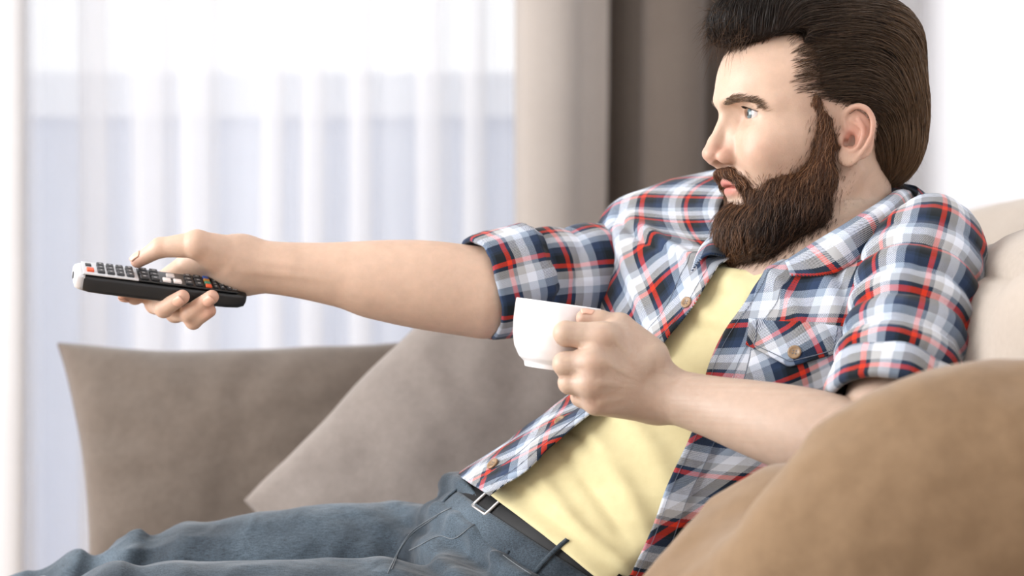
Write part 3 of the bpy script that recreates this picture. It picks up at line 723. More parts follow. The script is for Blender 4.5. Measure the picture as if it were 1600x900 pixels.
def pillow(name, c, ex, ey, w, h, t, m, label, seed=0, corner=0.10, wr=0.006, taper=0.0, floor=None, group='scatter cushions on the sofa', dent=None):
    """scatter cushion: ex, ey span its face; corners drawn out to points, creases running in from them"""
    ex = nrm(ex); ey = nrm(ey-ex*np.dot(ex, ey)); ez = np.cross(ex, ey); n = 61
    u = np.sin(np.linspace(-1, 1, n)*math.pi/2); U, V_ = np.meshgrid(u, u, indexing='ij')
    x = U*(1-corner*(1-V_**2)*np.abs(U)**3); y = V_*(1-corner*(1-U**2)*np.abs(V_)**3)
    x = x*(1-taper*(1-y)/2)+0.012*fbm(np.stack([V_*1.7+seed, U*0.3, U*0+2], -1), 2); y = y+0.016*fbm(np.stack([U*2.3+seed, V_*0.3, U*0+7], -1), 2)
    k = ((1-U**2)*(1-V_**2)); th = t/2*np.clip(k, 0, 1)**0.38
    rs = fbm(np.stack([U*2.2+seed, V_*2.2, U*0], -1), 3)
    e1 = np.clip(1-np.minimum(1-np.abs(U), 1-np.abs(V_))/0.7, 0, 1); ang = np.arctan2(V_, U)
    cr = np.sin(ang*13+2.5*vnoise(np.stack([U*2+seed, V_*2, U*0+1], -1)))*e1*k**0.3
    parts = []
    for s in (1, -1):
        z = s*(th+(wr*rs+wr*0.9*cr)*k**0.25)
        P = A(c)+ex*(x*w/2)[..., None]+ey*(y*h/2)[..., None]+ez*z[..., None]
        f = gridf(n, n); parts.append((P.reshape(-1, 3), f if s > 0 else f[:, ::-1]))
    v = np.vstack([parts[0][0], parts[1][0]]); f = np.vstack([parts[0][1], parts[1][1]+n*n])
    rest = lambda q: q if floor is None else np.concatenate([q[..., :2], np.where(q[..., 2:] < floor+.03, floor+.03*np.exp((q[..., 2:]-floor-.03)/.03), q[..., 2:])], -1)   # settles on the seat
    v = rest(v)
    o = root(name, A(c)-A([0, 0, h/2]), label, 'cushion', group)
    mesh('cover', v, f, m, o)
    g = [(i, 0) for i in range(n)]+[(n-1, j) for j in range(1, n)]+[(i, n-1) for i in range(n-2, -1, -1)]+[(0, j) for j in range(n-2, -1, -1)]
    P = A(c)+ex*(x*w/2)[..., None]+ey*(y*h/2)[..., None]
    a_, b_ = tube(rest(A([P[i, j] for i, j in g])), 0.0022, 6, cap=False); mesh('piping', a_, b_, m, o)
    return o
pillow('cushion', at(372, 754, 0.62), A([1.0, 0.02, 0.01]), A([-0.17, 0.33, 1.0]), 0.475, 0.375, 0.16, TAUPE, 'taupe rectangular cushion propped below the bright window', 1, 0.07, taper=0.24, floor=-0.435)
pillow('cushion', at(752, 776, 0.42), A([0.70, 0.12, 0.72]), A([-0.70, 0.15, 0.66]), 0.40, 0.40, 0.17, GREYT, 'pale grey-taupe cushion standing on its corner behind the raised arm', 4, 0.0, floor=-0.435)
# camel cushion in the foreground, dented by the elbow
def camel_fn(p):
    p = np.asarray(p, np.float32)
    a = ell(p, at(1600, 955, -0.46), (0.240, 0.105, 0.200))
    b = ell(p, at(1187, 886, -0.33), (0.092, 0.085, 0.071), basis([.53, 0, .85], [0, 1, 0], [.85, 0, -.53]))
    b = smin(b, ell(p, at(1230, 1040, -0.36), (0.16, 0.10, 0.11)), 0.05)
    kk = (0.012+0.10*np.clip((at(0, 745, -.38)[2]-p[:, 2])/0.10, 0, 1)).astype(np.float32)
    d = smin(a, b, kk)
    d = smax(d, -0.435-p[:, 2], 0.03)
    m = np.abs(d) < 0.02
    if m.any(): d[m] = d[m]-0.0050*fbm(p[m]*A([11, 11, 14]), 3)
    return d
cv, cf = surface(camel_fn, A([-0.05, -0.62, -0.62]), A([0.80, -0.18, 0.05]), 0.006)
cam_c = root('cushion', A([0.36, -0.43, -0.42]), 'large camel-brown cushion in the foreground under the left elbow', 'cushion', 'scatter cushions on the sofa')
mesh('cover', cv, cf, BROWN, cam_c)
# ------------------------------------------------------------------ the man: one continuous body, hair and clothing as parts
SKIN = attr_mat('skin', rough=0.46, sss=0.18, spec=0.38, noise=0.085, nscale=70, bump=0.16, bscale=700)
HAIRM = attr_mat('hair_strands', rough=0.42, spec=0.32, noise=0.10, nscale=120)
man = root('person', A([0.10, 0.02, -0.41]), 'man in plaid shirt and yellow tee lounging with remote and cup', 'person')

def clip_box(f, lo, hi):
    c = ((A(lo)+A(hi))/2).astype(np.float32); h = ((A(hi)-A(lo))/2).astype(np.float32)
    return lambda p: np.maximum(f(p), (np.abs(p-c)-h).max(-1))
def piece(f, lo, hi, h): return surface(clip_box(f, lo, hi), A(lo)-0.006, A(hi)+0.006, h)
# one body, sculpted finer where skin shows
_pcs = [piece(body_fn, (0.10, -0.20, -0.02), (0.47, 0.17, 0.34), 0.0016),
        piece(body_fn, (-0.47, -0.04, -0.07), (0.00, 0.14, 0.10), 0.0018),
        piece(body_fn, (0.03, -0.34, -0.22), (0.43, -0.06, 0.02), 0.0018),
        piece(body_fn, (-0.02, -0.28, -0.42), (0.50, 0.27, 0.09), 0.0050)]
bv = np.vstack([a for a, b in _pcs]); _n = np.cumsum([0]+[len(a) for a, b in _pcs]); bf = np.vstack([b+_n[i] for i, (a, b) in enumerate(_pcs)])
def skin_col(v):
    lin = lambda *c: A(srgb(*c)[:3])
    base, red, lip, dk = lin(202, 172, 151), lin(196, 132, 113), lin(196, 112, 104), lin(120, 84, 66)
    c = np.repeat(base[None], len(v), 0); q = hl(v.astype(np.float32)).astype(float); s = q.copy(); s[:, 1] = abs(s[:, 1])
    def spot(c, P, r, col, a, src=s):
        w = a*np.exp(-(((src-A(P))/A(r))**2).sum(1)); return c*(1-w[:, None])+col*w[:, None]
    c = spot(c, (0.107, 0, -0.014), (.012, .013, .012), red, .55); c = spot(c, (0.098, 0.012, -0.016), (.010, .008, .010), red, .5)
    c = spot(c, (0.075, 0.042, -0.010), (.025, .02, .016), red, .28)
    c = spot(c, (0.078, 0.030, 0.018), (.012, .016, .006), red, .35); c = spot(c, (0.084, 0.018, 0.026), (.008, .005, .009), dk, .30)
    c = spot(c, (-0.018, 0.082, 0.010), (.018, .02, .028), red, .60); c = spot(c, (-0.008, 0.072, 0.000), (.008, .01, .010), lin(196, 100, 84), .45)
    lm = np.exp(-((s[:, 1]/0.022)**4))*np.exp(-((s[:, 2]+0.0465)/0.0085)**4)*(q[:, 0] > 0.079)
    c = c*(1-.85*lm[:, None])+lip*.85*lm[:, None]
    # shaved shadow of the beard on the jaw and neck
    bd = beard_local(q.astype(np.float32)); w = np.clip(1-(bd-0.001)/0.014, 0, 1)*(np.linalg.norm(q, axis=1) < 0.2)*(s[:, 0] < .09)*.35
    c = c*(1-w[:, None])+dk*w[:, None]
    hd = hair_local(q.astype(np.float32)); w = np.clip(1-(hd+0.002)/0.008, 0, 1)*(np.linalg.norm(q, axis=1) < 0.2)*.75
    c = c*(1-w[:, None])+dk*w[:, None]
    for F_ in (RF, LF):
        for k in F_:
            P_ = F_[k][0]
            c = spot(c, P_[3], (.011,)*3, red, .55, v); c = spot(c, P_[2], (.009,)*3, red, .30, v); c = spot(c, P_[1], (.011,)*3, red, .30, v)
            if F_ is LF and k != 'thumb': c = spot(c, P_[0]+A([-.004, -.010, 0]), (.010,)*3, red, .35, v)
    return c
body = mesh('body', bv, bf, SKIN, man, col=skin_col(bv)); tag(body, 'bare fair skin of face, neck, arms and hands')

def strands(P, dirfn, f, length, steps, width, off, seed=0, wig=0.15, sides=3):
    """hair strands that start at P and run over the field f; off = distance from the volume along the strand"""
    rs = np.random.RandomState(seed); n = len(P); P = P.astype(np.float32)
    length = np.broadcast_to(length, (n,))*(0.7+0.6*rs.rand(n)); pts = [P]; p = P; ph = rs.rand(n, 3)*6
    loff = rs.rand(n)
    for i in range(1, steps+1):
        g = grad(f, p); d = dirfn(p)+wig*np.sin(ph+i*1.3)*1.0
        d = d-g*(d*g).sum(1)[:, None]; d /= np.maximum(np.linalg.norm(d, axis=1)[:, None], 1e-6)
        p = p+d*(length/steps)[:, None]
        target = off(i/steps, loff); p = p-grad(f, p)*((f(p)-target)[:, None])
        pts.append(p.astype(np.float32))
    C = np.stack(pts, 1)                                  # n, steps+1, 3
    T = np.gradient(C, axis=1); T /= np.maximum(np.linalg.norm(T, axis=2, keepdims=True), 1e-9)
    up = rs.randn(n, 1, 3); a = np.cross(T, up); a /= np.maximum(np.linalg.norm(a, axis=2, keepdims=True), 1e-9); b = np.cross(T, a)
    prof = np.interp(np.linspace(0, 1, steps+1), [0, .2, .6, 1], [.25, 1, .85, .08])
    w = width*(0.7+0.6*rs.rand(n))[:, None]*prof[None]
    V = np.stack([C+w[..., None]*(math.cos(2*math.pi*k/sides)*a+math.sin(2*math.pi*k/sides)*b) for k in range(sides)], 2)
    V = V.reshape(-1, 3); m = (steps+1)*sides
    k = np.arange(n)[:, None, None]*m; i = np.arange(steps)[None, :, None]*sides; j = np.arange(sides)[None, None]
    j2 = (j+1) % sides
    F = np.stack([k+i+j, k+i+j2, k+i+sides+j2, k+i+sides+j], -1).reshape(-1, 4)
    return V, F, np.repeat(np.arange(n), m)
def pick(v, n, seed, w=None):
    rs = np.random.RandomState(seed); p = None if w is None else w/w.sum()
    i = rs.choice(len(v), n, p=p); return v[i]+rs.randn(n, 3)*0.0006
def cat(parts):
    vs, fs, cs, n = [], [], [], 0
    for v, f, c in parts: vs.append(v); fs.append(f+n); cs.append(c); n += len(v)
    return np.vstack(vs), np.vstack(fs), np.vstack(cs)
LIN = lambda *c: A(srgb(*c)[:3])
# hair
hv, hf = surface(hair_fn, HEAD-0.19, HEAD+A([0.17, 0.17, 0.21]), 0.0026)
hq = hl(hv)
def hair_dir(p):
    q = hl(p).astype(float); x, z = q[:, 0], q[:, 2]
    t = np.clip((-x-0.005)/0.085, 0, 1)*np.clip((0.14-z)/0.07, 0, 1); lo = np.clip((0.035-z)/0.05, 0, 1)
    d = np.stack([-(1-0.75*t-0.45*lo), np.zeros_like(x), 0.02*(1-t)-1.0*t-0.9*lo+0.18*np.clip((x)/0.04, 0, 1)], -1)
    s = (np.clip((x-0.032)/0.03, 0, 1)*np.clip((z-0.075)/0.015, 0, 1))[:, None]
    d = d*(1-s)+A([-0.16, 0, 1.0])*s
    return d@HM.T.astype(float)
hm = hair_mask(hq)
vis = np.exp(-np.clip(-hm-0.03, 0, 1)/0.1)*(0.25+(hq[:, 1] > -0.03))
S1 = strands(pick(hv, 14000, 1, vis), hair_dir, hair_fn, 0.055, 7, 0.00038, lambda t, r: -0.0010+0.0048*r*r*min(1, 2*t), 1, 0.09)
edge = hv[(hm > -0.026)]
S2 = strands(pick(edge, 2600, 2), hair_dir, hair_fn, 0.026, 6, 0.00026, lambda t, r: -0.0002+0.0016*r*t, 2, 0.14)
# short roots in front of the hairline, swept back over the skin
q0 = hl(bv.astype(np.float32)); m0 = hair_mask(q0); rs = np.random.RandomState(4)
ok = (m0 > -0.024) & (m0 < np.where(q0[:, 0] > 0.05, 0.005, 0.014)) & (q0[:, 2] > 0.020) & (np.linalg.norm(q0, axis=1) < 0.17) & (q0[:, 0] > -0.005) & (rs.rand(len(q0)) < np.exp(-np.clip(m0, 0, 1)/0.006))
S3 = strands(pick(bv[ok], 7500, 3), hair_dir, body_fn, 0.016, 5, 0.00018, lambda t, r: 0.0003+0.0050*r*t, 3, 0.16)
def free(P0, D, ln, bend, width, seed, steps=6):
    """single hairs standing free in the air"""
    rs = np.random.RandomState(seed); n = len(P0); t = np.linspace(0, 1, steps+1)[None, :, None]
    ln = (ln*(0.4+0.9*rs.rand(n)))[:, None, None]; D = D/np.linalg.norm(D, axis=1)[:, None]
    C = P0[:, None]+D[:, None]*t*ln+bend[:, None]*(t**2)*ln
    T = np.gradient(C, axis=1); T /= np.linalg.norm(T, axis=2, keepdims=True); a = np.cross(T, A([0.2, 1, 0.1])); a /= np.linalg.norm(a, axis=2, keepdims=True); b = np.cross(T, a)
    w = width*(1-0.85*t)
    V = np.stack([C+w*(math.cos(2.0944*k)*a+math.sin(2.0944*k)*b) for k in range(3)], 2).reshape(-1, 3); m = (steps+1)*3
    k = np.arange(n)[:, None, None]*m; i = np.arange(steps)[None, :, None]*3; j = np.arange(3)[None, None]; j2 = (j+1) % 3
    return V, np.stack([k+i+j, k+i+j2, k+i+3+j2, k+i+3+j], -1).reshape(-1, 4), np.repeat(np.arange(n), m)
qf = hv[(hq[:, 0] > 0.080) & (hq[:, 2] > 0.080) & (hq[:, 2] < 0.15)]; P0 = pick(qf, 520, 8); rs = np.random.RandomState(9)
Dq = np.stack([0.55+0.5*rs.randn(520), 0.35*rs.randn(520), -0.15+0.75*rs.randn(520)], -1); Bq = np.stack([0.1*rs.randn(520), .1*rs.randn(520), -0.35-0.6*rs.rand(520)], -1)
S4 = free(P0, Dq@HM.T, 0.019, Bq@HM.T, 0.00026, 10)
nk = hv[(hq[:, 2] < -0.030) & (hq[:, 0] > -0.10)]; P0 = pick(nk, 420, 11); Dn = np.stack([0.15+0.3*rs.randn(420), 0.25*rs.randn(420), -1+0*rs.randn(420)], -1)
S5 = free(P0, Dn@HM.T, 0.010, 0*Dn, 0.00018, 12)
bk = hv[(hq[:, 0] < -0.07)]; P0 = pick(bk, 260, 13); Dn = np.stack([-0.5+0.3*rs.randn(260), 0.4*rs.randn(260), -1+0.2*rs.randn(260)], -1)
S6 = free(P0, Dn@HM.T, 0.010, 0*Dn, 0.00014, 14)
def c_of(S, c1, c2, seed):
    r = (np.random.RandomState(seed).rand(S[2].max()+1)**1.8)[S[2]][:, None]; return c1*(1-r)+c2*r
hc = np.repeat(LIN(28, 21, 17)[None], len(hv), 0)
P3 = [(hv.astype(float), hf, hc), (S1[0], S1[1], c_of(S1, LIN(24, 18, 14), LIN(112, 85, 59), 1)), (S2[0], S2[1], c_of(S2, LIN(34, 25, 20), LIN(80, 60, 44), 2))]
P3 += [(S[0], S[1], c_of(S, LIN(48, 35, 27), LIN(104, 78, 56), 40+i)) for i, S in enumerate((S3, S4, S5, S6))]
HAIRB = attr_mat('hair_body', rough=0.75, spec=0.08, noise=0.15, nscale=150)
hair = mesh('hair', hv, hf, HAIRB, man, col=hc); tag(hair, 'dark brown hair swept back from the forehead')
V, F, C_ = cat(P3[1:]); mesh('hair_strands', V, F, HAIRM, hair, col=C_)
# beard
gv, gf = surface(beard_fn, hw([0.05, 0, -0.05])-0.11, hw([0.05, 0, -0.05])+0.11, 0.0022)
gq = hl(gv)
def beard_dir(p):
    q = hl(p).astype(float); s = np.sign(q[:, 1])
    must = ((q[:, 0] > 0.072) & (q[:, 2] > -0.046))[:, None]
    und = np.clip((-q[:, 2]-0.095)/0.02, 0, 1)[:, None]
    d = np.stack([0.28+0*s, 0*s, -1+0*s], -1); d = d*(1-und)+A([0.5, 0, -0.9])*und
    d = np.where(must, np.stack([-0.25+0*s, 0.55*s, -0.9+0*s], -1), d)
    return d@HM.T.astype(float)
T1 = strands(pick(gv, 11500, 5), beard_dir, beard_fn, 0.017, 5, 0.00034, lambda t, r: -0.001+0.0042*r*t, 5, 0.34)
low = gv[(gq[:, 2] < -0.100) | ((gq[:, 0] > 0.088) & (gq[:, 2] < -0.065))]
T2 = strands(pick(low, 1500, 6), beard_dir, beard_fn, 0.020, 5, 0.00024, lambda t, r: 0.0005+0.0075*r*t, 6, 0.4)
top_ = gv[(gq[:, 2] > -0.055) & (gq[:, 0] < 0.07)]
T3 = strands(pick(top_, 2600, 7), beard_dir, beard_fn, 0.012, 5, 0.00024, lambda t, r: 0.0002+0.003*r*t, 7, 0.4)
b0 = beard_local(q0); ok = (b0 > -0.002) & (b0 < 0.010) & (q0[:, 2] < 0.02) & (np.linalg.norm(q0, axis=1) < 0.15) & (np.random.RandomState(5).rand(len(q0)) < np.exp(-np.clip(b0, 0, 1)/0.0035)) & ~((q0[:, 0] > .085) & (q0[:, 2] > -.03))
ok &= ~((np.abs(q0[:, 1]) < .02) & (q0[:, 0] > .078) & (q0[:, 2] > -.058))
T4 = strands(pick(bv[ok], 2600, 15), beard_dir, body_fn, 0.008, 4, 0.00017, lambda t, r: 0.0002+0.003*r*t, 15, 0.3)
okn = (b0 > 0.004) & (b0 < 0.030) & (q0[:, 2] < -0.02) & (q0[:, 0] > -0.02) & (q0[:, 0] < 0.06) & (np.linalg.norm(q0, axis=1) < 0.16)
T5 = strands(pick(bv[okn], 420, 16), beard_dir, body_fn, 0.0032, 3, 0.00009, lambda t, r: 0.0001+0.0015*r*t, 16, 0.4) if okn.any() else T4
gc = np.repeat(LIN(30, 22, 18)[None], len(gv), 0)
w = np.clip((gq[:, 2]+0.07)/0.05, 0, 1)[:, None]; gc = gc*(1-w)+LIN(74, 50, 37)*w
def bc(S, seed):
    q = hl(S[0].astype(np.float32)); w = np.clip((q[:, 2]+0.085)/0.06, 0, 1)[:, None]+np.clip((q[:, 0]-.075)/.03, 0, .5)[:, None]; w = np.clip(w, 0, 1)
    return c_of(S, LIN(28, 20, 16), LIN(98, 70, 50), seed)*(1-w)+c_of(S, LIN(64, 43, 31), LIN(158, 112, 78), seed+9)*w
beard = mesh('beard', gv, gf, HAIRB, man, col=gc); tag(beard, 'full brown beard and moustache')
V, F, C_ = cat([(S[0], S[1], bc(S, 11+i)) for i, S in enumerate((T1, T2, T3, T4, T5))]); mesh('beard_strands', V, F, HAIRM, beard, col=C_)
# eyebrows and lashes
def onface(q, f=body_fn, it=9):
    p = hw(q).astype(np.float32)
    for _ in range(it): p = p-grad(f, p)*f(p)[:, None]
    return p
for sgn in (1, -1):
    rs = np.random.RandomState(20+sgn); n = 360; t = rs.rand(n)**0.9
    arc = spline([0, .35, .65, 1], A([(0.0985, 0.010, 0.0370), (0.0925, 0.024, 0.0408), (0.082, 0.039, 0.0400), (0.065, 0.0505, 0.0300)]))
    q = arc(t); th = np.interp(t, [0, .2, .6, 1], [0.0015, 0.0029, 0.0022, 0.0005]); q[:, 2] += th*(rs.rand(n)*2-1); q[:, 1] *= sgn
    bd = lambda p: np.repeat((A([-0.55, 0.75*sgn, 0.22])@HM.T)[None], len(p), 0)
    S = strands(onface(q), bd, body_fn, 0.0080, 4, 0.00022, lambda t_, r: 0.0009+0.0012*r*t_, 30+sgn, 0.2)
    mesh('eyebrow', S[0], S[1], HAIRM, man, col=c_of(S, LIN(84, 64, 48), LIN(140, 112, 86), 3))
# eyes
EYEM = attr_mat('eye', rough=0.12, spec=0.6, noise=0.05, nscale=900)
def eyeball(sgn):
    n, m = 40, 60; g = A([GAZE[0], GAZE[1], GAZE[2]]); a = nrm(np.cross(g, [0, 0, 1])); b = np.cross(a, g)
    th = np.concatenate([np.linspace(0, .62, 26), np.linspace(.66, math.pi, n-26)]); ph = np.arange(m)*2*math.pi/m
    r = 0.0122+0.0006*np.exp(-(th/0.40)**4)
    d = np.cos(th)[:, None, None]*g+np.sin(th)[:, None, None]*(np.cos(ph)[None, :, None]*a+np.sin(ph)[None, :, None]*b)
    c = EYE_C*A([1, sgn, 1]); q = c+d*r[:, None, None]
    v = hw(q.reshape(-1, 3)); T = np.repeat(th, m)
    col = np.repeat(LIN(206, 198, 194)[None], n*m, 0)
    ir = (T < .53); rad = np.abs(np.sin(np.tile(ph, n)*17))*0.25
    ic = LIN(106, 124, 128)*(0.75+rad)[:, None]; col[ir] = ic[ir]
    col[(T > .47) & (T < .54)] = LIN(64, 74, 80); col[T < .19] = LIN(8, 8, 10)
    mesh('eye', v, gridf(n, m)[:, ::-1] if False else A([(i*m+j, i*m+(j+1) % m, (i+1)*m+(j+1) % m, (i+1)*m+j) for i in range(n-1) for j in range(m)]), EYEM, man, col=col)
eyeball(1); eyeball(-1)
for sgn in (1, -1):
    rs = np.random.RandomState(50+sgn); n = 46; u = np.linspace(-0.25, 0.92, n)
    z = EYE_C[2]-0.0006*u+0.0055*(1-u*u); y = EYE_C[1]+0.0165*u
    x = EYE_C[0]+np.sqrt(np.clip(0.0140**2-(y-EYE_C[1])**2*0.8-(z-EYE_C[2])**2, 1e-7, 1))
    P0 = np.stack([x, y*sgn, z], -1); vs, fs = [], []
    for i in range(n):
        d0 = A([1.0, 0.25*u[i]*sgn, -0.15]); Lh = 0.0055
        pts = [hw(P0[i]+nrm(d0)*Lh*t+A([0, 0, 1])*Lh*0.55*t*t) for t in (0, .33, .66, 1)]
        vs.append((tube(pts, [0.00016, .00014, .0001, .00004], 3, False)))
    v, f = join(vs); mesh('eyelashes', v, f, HAIRM, man, col=np.repeat(LIN(40, 30, 25)[None], len(v), 0))
# finger nails
NAILM = plain_mat('fingernail', srgb(222, 176, 154), rough=0.34, var=0.04)
def nail(P_, R_, nd, Lh=0.0062, wd=0.0050):
    a = nrm(P_[3]-P_[2]); n = nrm(nd-a*np.dot(nd, a)); b = np.cross(n, a); c = P_[3]-a*0.0015
    u = np.linspace(-1, 1, 9); U, W = np.meshgrid(u, u, indexing='ij')
    sq = 1-0.10*(W**2); r = R_[3]+0.0012
    p = c+a*(U*Lh)[..., None]+b*(np.sin(W*0.72)*r*0.98*sq)[..., None]+n*(np.cos(W*0.72)*r-np.clip(U, 0, 1)**2*0.0014)[..., None]
    # round the ends
    p = p-a*((np.abs(W)**2.2)*0.0026*np.sign(U)*np.abs(U))[..., None]
    v, f, _ = solid(p.reshape(-1, 3), 9, 9, 0.0007)
    mesh('fingernail', v, f, NAILM, man)
nail(*RF['thumb'], A([0.1, -0.55, 0.85]), 0.0068, 0.006)
nail(*RF['index'], A([-0.35, -0.75, -0.5])); nail(*RF['middle'], A([-0.25, -0.85, -0.5])); nail(*RF['ring'], A([-0.2, -0.85, -0.5]))
nail(*LF['thumb'], A([0.0, -0.35, 0.95]), 0.0066, 0.006)
# ------------------------------------------------------------------ clothing
PLAID = plaid_mat('plaid_cotton'); PLAID2 = plaid_mat('plaid_cotton_placket', off=(0.31, 0.2))
TEE = cloth_mat('yellow_jersey', srgb(207, 195, 150), srgb(218, 207, 162), scale=60, rough=0.9, sheen=0.2, bump=0.10, bscale=1500, crum=(13, 0.5, 0.008))
THREAD = cloth_mat('stitch_thread', srgb(92, 100, 116), srgb(120, 128, 142), scale=900)
BUTTON = plain_mat('horn_button', srgb(150, 122, 92), rough=0.35, var=0.25, scale=300)
TV = [-0.10, 0.0, 0.13, 0.25, 0.34, 0.40, 0.44, 0.475]
TC = [(0.012, 0.03, -0.335), (0.0687, 0.03, -0.265), (0.170, 0.022, -0.195), (0.262, 0.02, -0.108), (0.289, 0.03, -0.012), (0.306, 0.027, 0.034), (0.318, 0.02, 0.053), (0.326, 0.015, 0.070)]
def sc(k, v): v = nrm(v); return k*v
TL = [sc(.172, (.58, -.76, -.28)), sc(.160, (.60, -.74, -.30)), sc(.158, (.65, -.73, -.20)), sc(.168, (.70, -.71, -.06)), sc(.178, (.69, -.72, -.05)), sc(.145, (.68, -.73, -.03)), sc(.100, (.68, -.73, 0)), sc(.066, (.68, -.73, 0))]
TF = [sc(.112, (-.62, -.60, .50)), sc(.112, (-.59, -.66, .455)), sc(.112, (-.52, -.62, .50)), sc(.114, (-.63, -.66, .32)), sc(.102, (-.66, -.68, .10)), sc(.094, (-.68, -.66, -.22)), sc(.092, (-.70, -.55, -.45)), sc(.080, (-.72, -.50, -.48))]
_lift = spline(TV, A([(.010, 0, -.006), (.020, 0, -.013), (.006, 0, -.003), (-.024, .008, .024), (-.042, .012, .042), (-.068, .028, .052), (-.054, .044, .052), (-.015, .02, .03)]))
_c, _l, _f = spline(TV, A(TC)), spline(TV, A(TL)), spline(TV, A(TF))
def torso_raw(phi, v):
    e = 2/2.35; c, s = np.cos(phi), np.sin(phi)
    ce, se = np.sign(c)*np.abs(c)**e, np.sign(s)*np.abs(s)**e
    w = np.clip(-ce, 0, 1)**1.3                      # the reaching arm lifts that shoulder
    return _c(v)+_l(v)*ce[..., None]+_f(v)*se[..., None]+_lift(v)*w[..., None]
def torso(phi, v, off):
    phi, v = np.broadcast_arrays(np.asarray(phi, float), np.asarray(v, float)); h = 2e-3
    p = torso_raw(phi, v)
    n = np.cross(torso_raw(phi, v+h)-torso_raw(phi, v-h), torso_raw(phi+h, v)-torso_raw(phi-h, v))
    n /= np.maximum(np.linalg.norm(n, axis=-1, keepdims=True), 1e-9)
    return p+n*np.asarray(off)[..., None]
D2R = math.pi/180
def proj(p):
    k = FPX/(DIST+p[..., 1]); return np.stack([800+p[..., 0]*k, 450-p[..., 2]*k], -1)
_gp, _gv = np.meshgrid(np.linspace(-70, 260, 331)*D2R, np.linspace(-.1, .474, 288), indexing='ij')
def inv(pts, off=0.012):
    """surface coordinates (phi, v) of the places on the torso seen at these picture points"""
    g = torso(_gp, _gv, np.full(_gp.shape, off)); pr = proj(g)
    n = np.cross(np.gradient(g, axis=1), np.gradient(g, axis=0)); view = g-A([0, -DIST, 0]); front = (n*view).sum(-1) < 0
    out = []
    for q in pts:
        d = ((pr-A(q))**2).sum(-1); d = np.where(front, d, d+1e5)
        i = np.unravel_index(np.argmin(d), d.shape); out.append((_gp[i], _gv[i]))
    return A(out)
def fold(x, y, x0, y0, ang, ln, wd, amp):
    """one soft ridge (amp > 0) or crease in surface metres"""
    c, s = math.cos(ang), math.sin(ang); u = (x-x0)*c+(y-y0)*s; w = -(x-x0)*s+(y-y0)*c
    return amp*np.exp(-(w/wd)**2)*np.exp(-(u/ln)**4)
SW = 0.165   # metres of cloth per radian round the torso

# --- T-shirt
nu, nv = 150, 150
ph = np.linspace(-100, 280, nu)*D2R
neck = np.interp(ph/D2R, [-100, -20, 30, 60, 90, 110, 126, 150, 280], [.42, .42, .43, .437, .432, .430, .395, .35, .35])
hem = np.interp(ph/D2R, [-100, 0, 40, 70, 100, 130, 160, 280], [-.05, -.035, -.020, -.012, -.006, -.002, .0, -.03])
V = hem[:, None]+(neck-hem)[:, None]*np.linspace(0, 1, nv)[None]; PH = np.repeat(ph[:, None], nv, 1)
X, Yv = PH*SW, V
off = 0.004+0.0035*fbm(np.stack([X*9, Yv*22+X*8, X*0+3], -1), 3)
for (a, b, an, ln, wd, am) in [(.26, .035, .25, .09, .007, .005), (.22, .055, .30, .09, .006, -.004), (.20, .075, .35, .10, .008, .005), (.30, .10, .2, .08, .006, -.004), (.24, .13, .4, .10, .010, .005),
                               (.33, .02, -.1, .06, .006, .005), (.18, .16, .5, .08, .007, -.004), (.25, .33, 1.2, .05, .008, .004), (.29, .36, 1.3, .05, .006, -.004), (.21, .37, 1.0, .05, .006, .004),
                               (.27, .30, .6, .05, .007, .004), (.22, .27, .3, .06, .006, -.004)]:
    off = off+fold(X, Yv, a, b, an, ln, wd, am)
off = off+0.006*np.exp(-((V-hem[:, None])/0.012)**2)+0.004*np.exp(-((V-hem[:, None]-0.028)/0.006)**2)
off = off+0.0022*(np.abs(V-neck[:, None]+0.009) < 0.009)
off = off-0.010*np.clip((np.abs(PH/D2R-100)-62)/10, 0, 1)-0.012*np.clip((V-.30)/.05, 0, 1)*np.clip((np.abs(PH/D2R-92)-32)/10, 0, 1)
g = torso(PH, V, np.maximum(off, -0.010))
v, f, _ = solid(g.reshape(-1, 3), nu, nv, 0.0022)
tee = mesh('t_shirt', v, f, TEE, man); tag(tee, 'pale yellow cotton t-shirt')
# neckline seam and hem seam
for (dv, nm) in ((0.018, 'neck_seam'),):
    pp = np.linspace(48, 122, 60)*D2R; vv = np.interp(pp, ph, neck)-dv
    P_ = torso(pp, vv, np.full(60, 0.0068)+0.0035*fbm(np.stack([pp*SW*9, vv*22+pp*SW*8, pp*0+3], -1), 3))
    a_, b_ = tube(P_, 0.0009, 5); mesh(nm, a_, b_, TEE, tee)

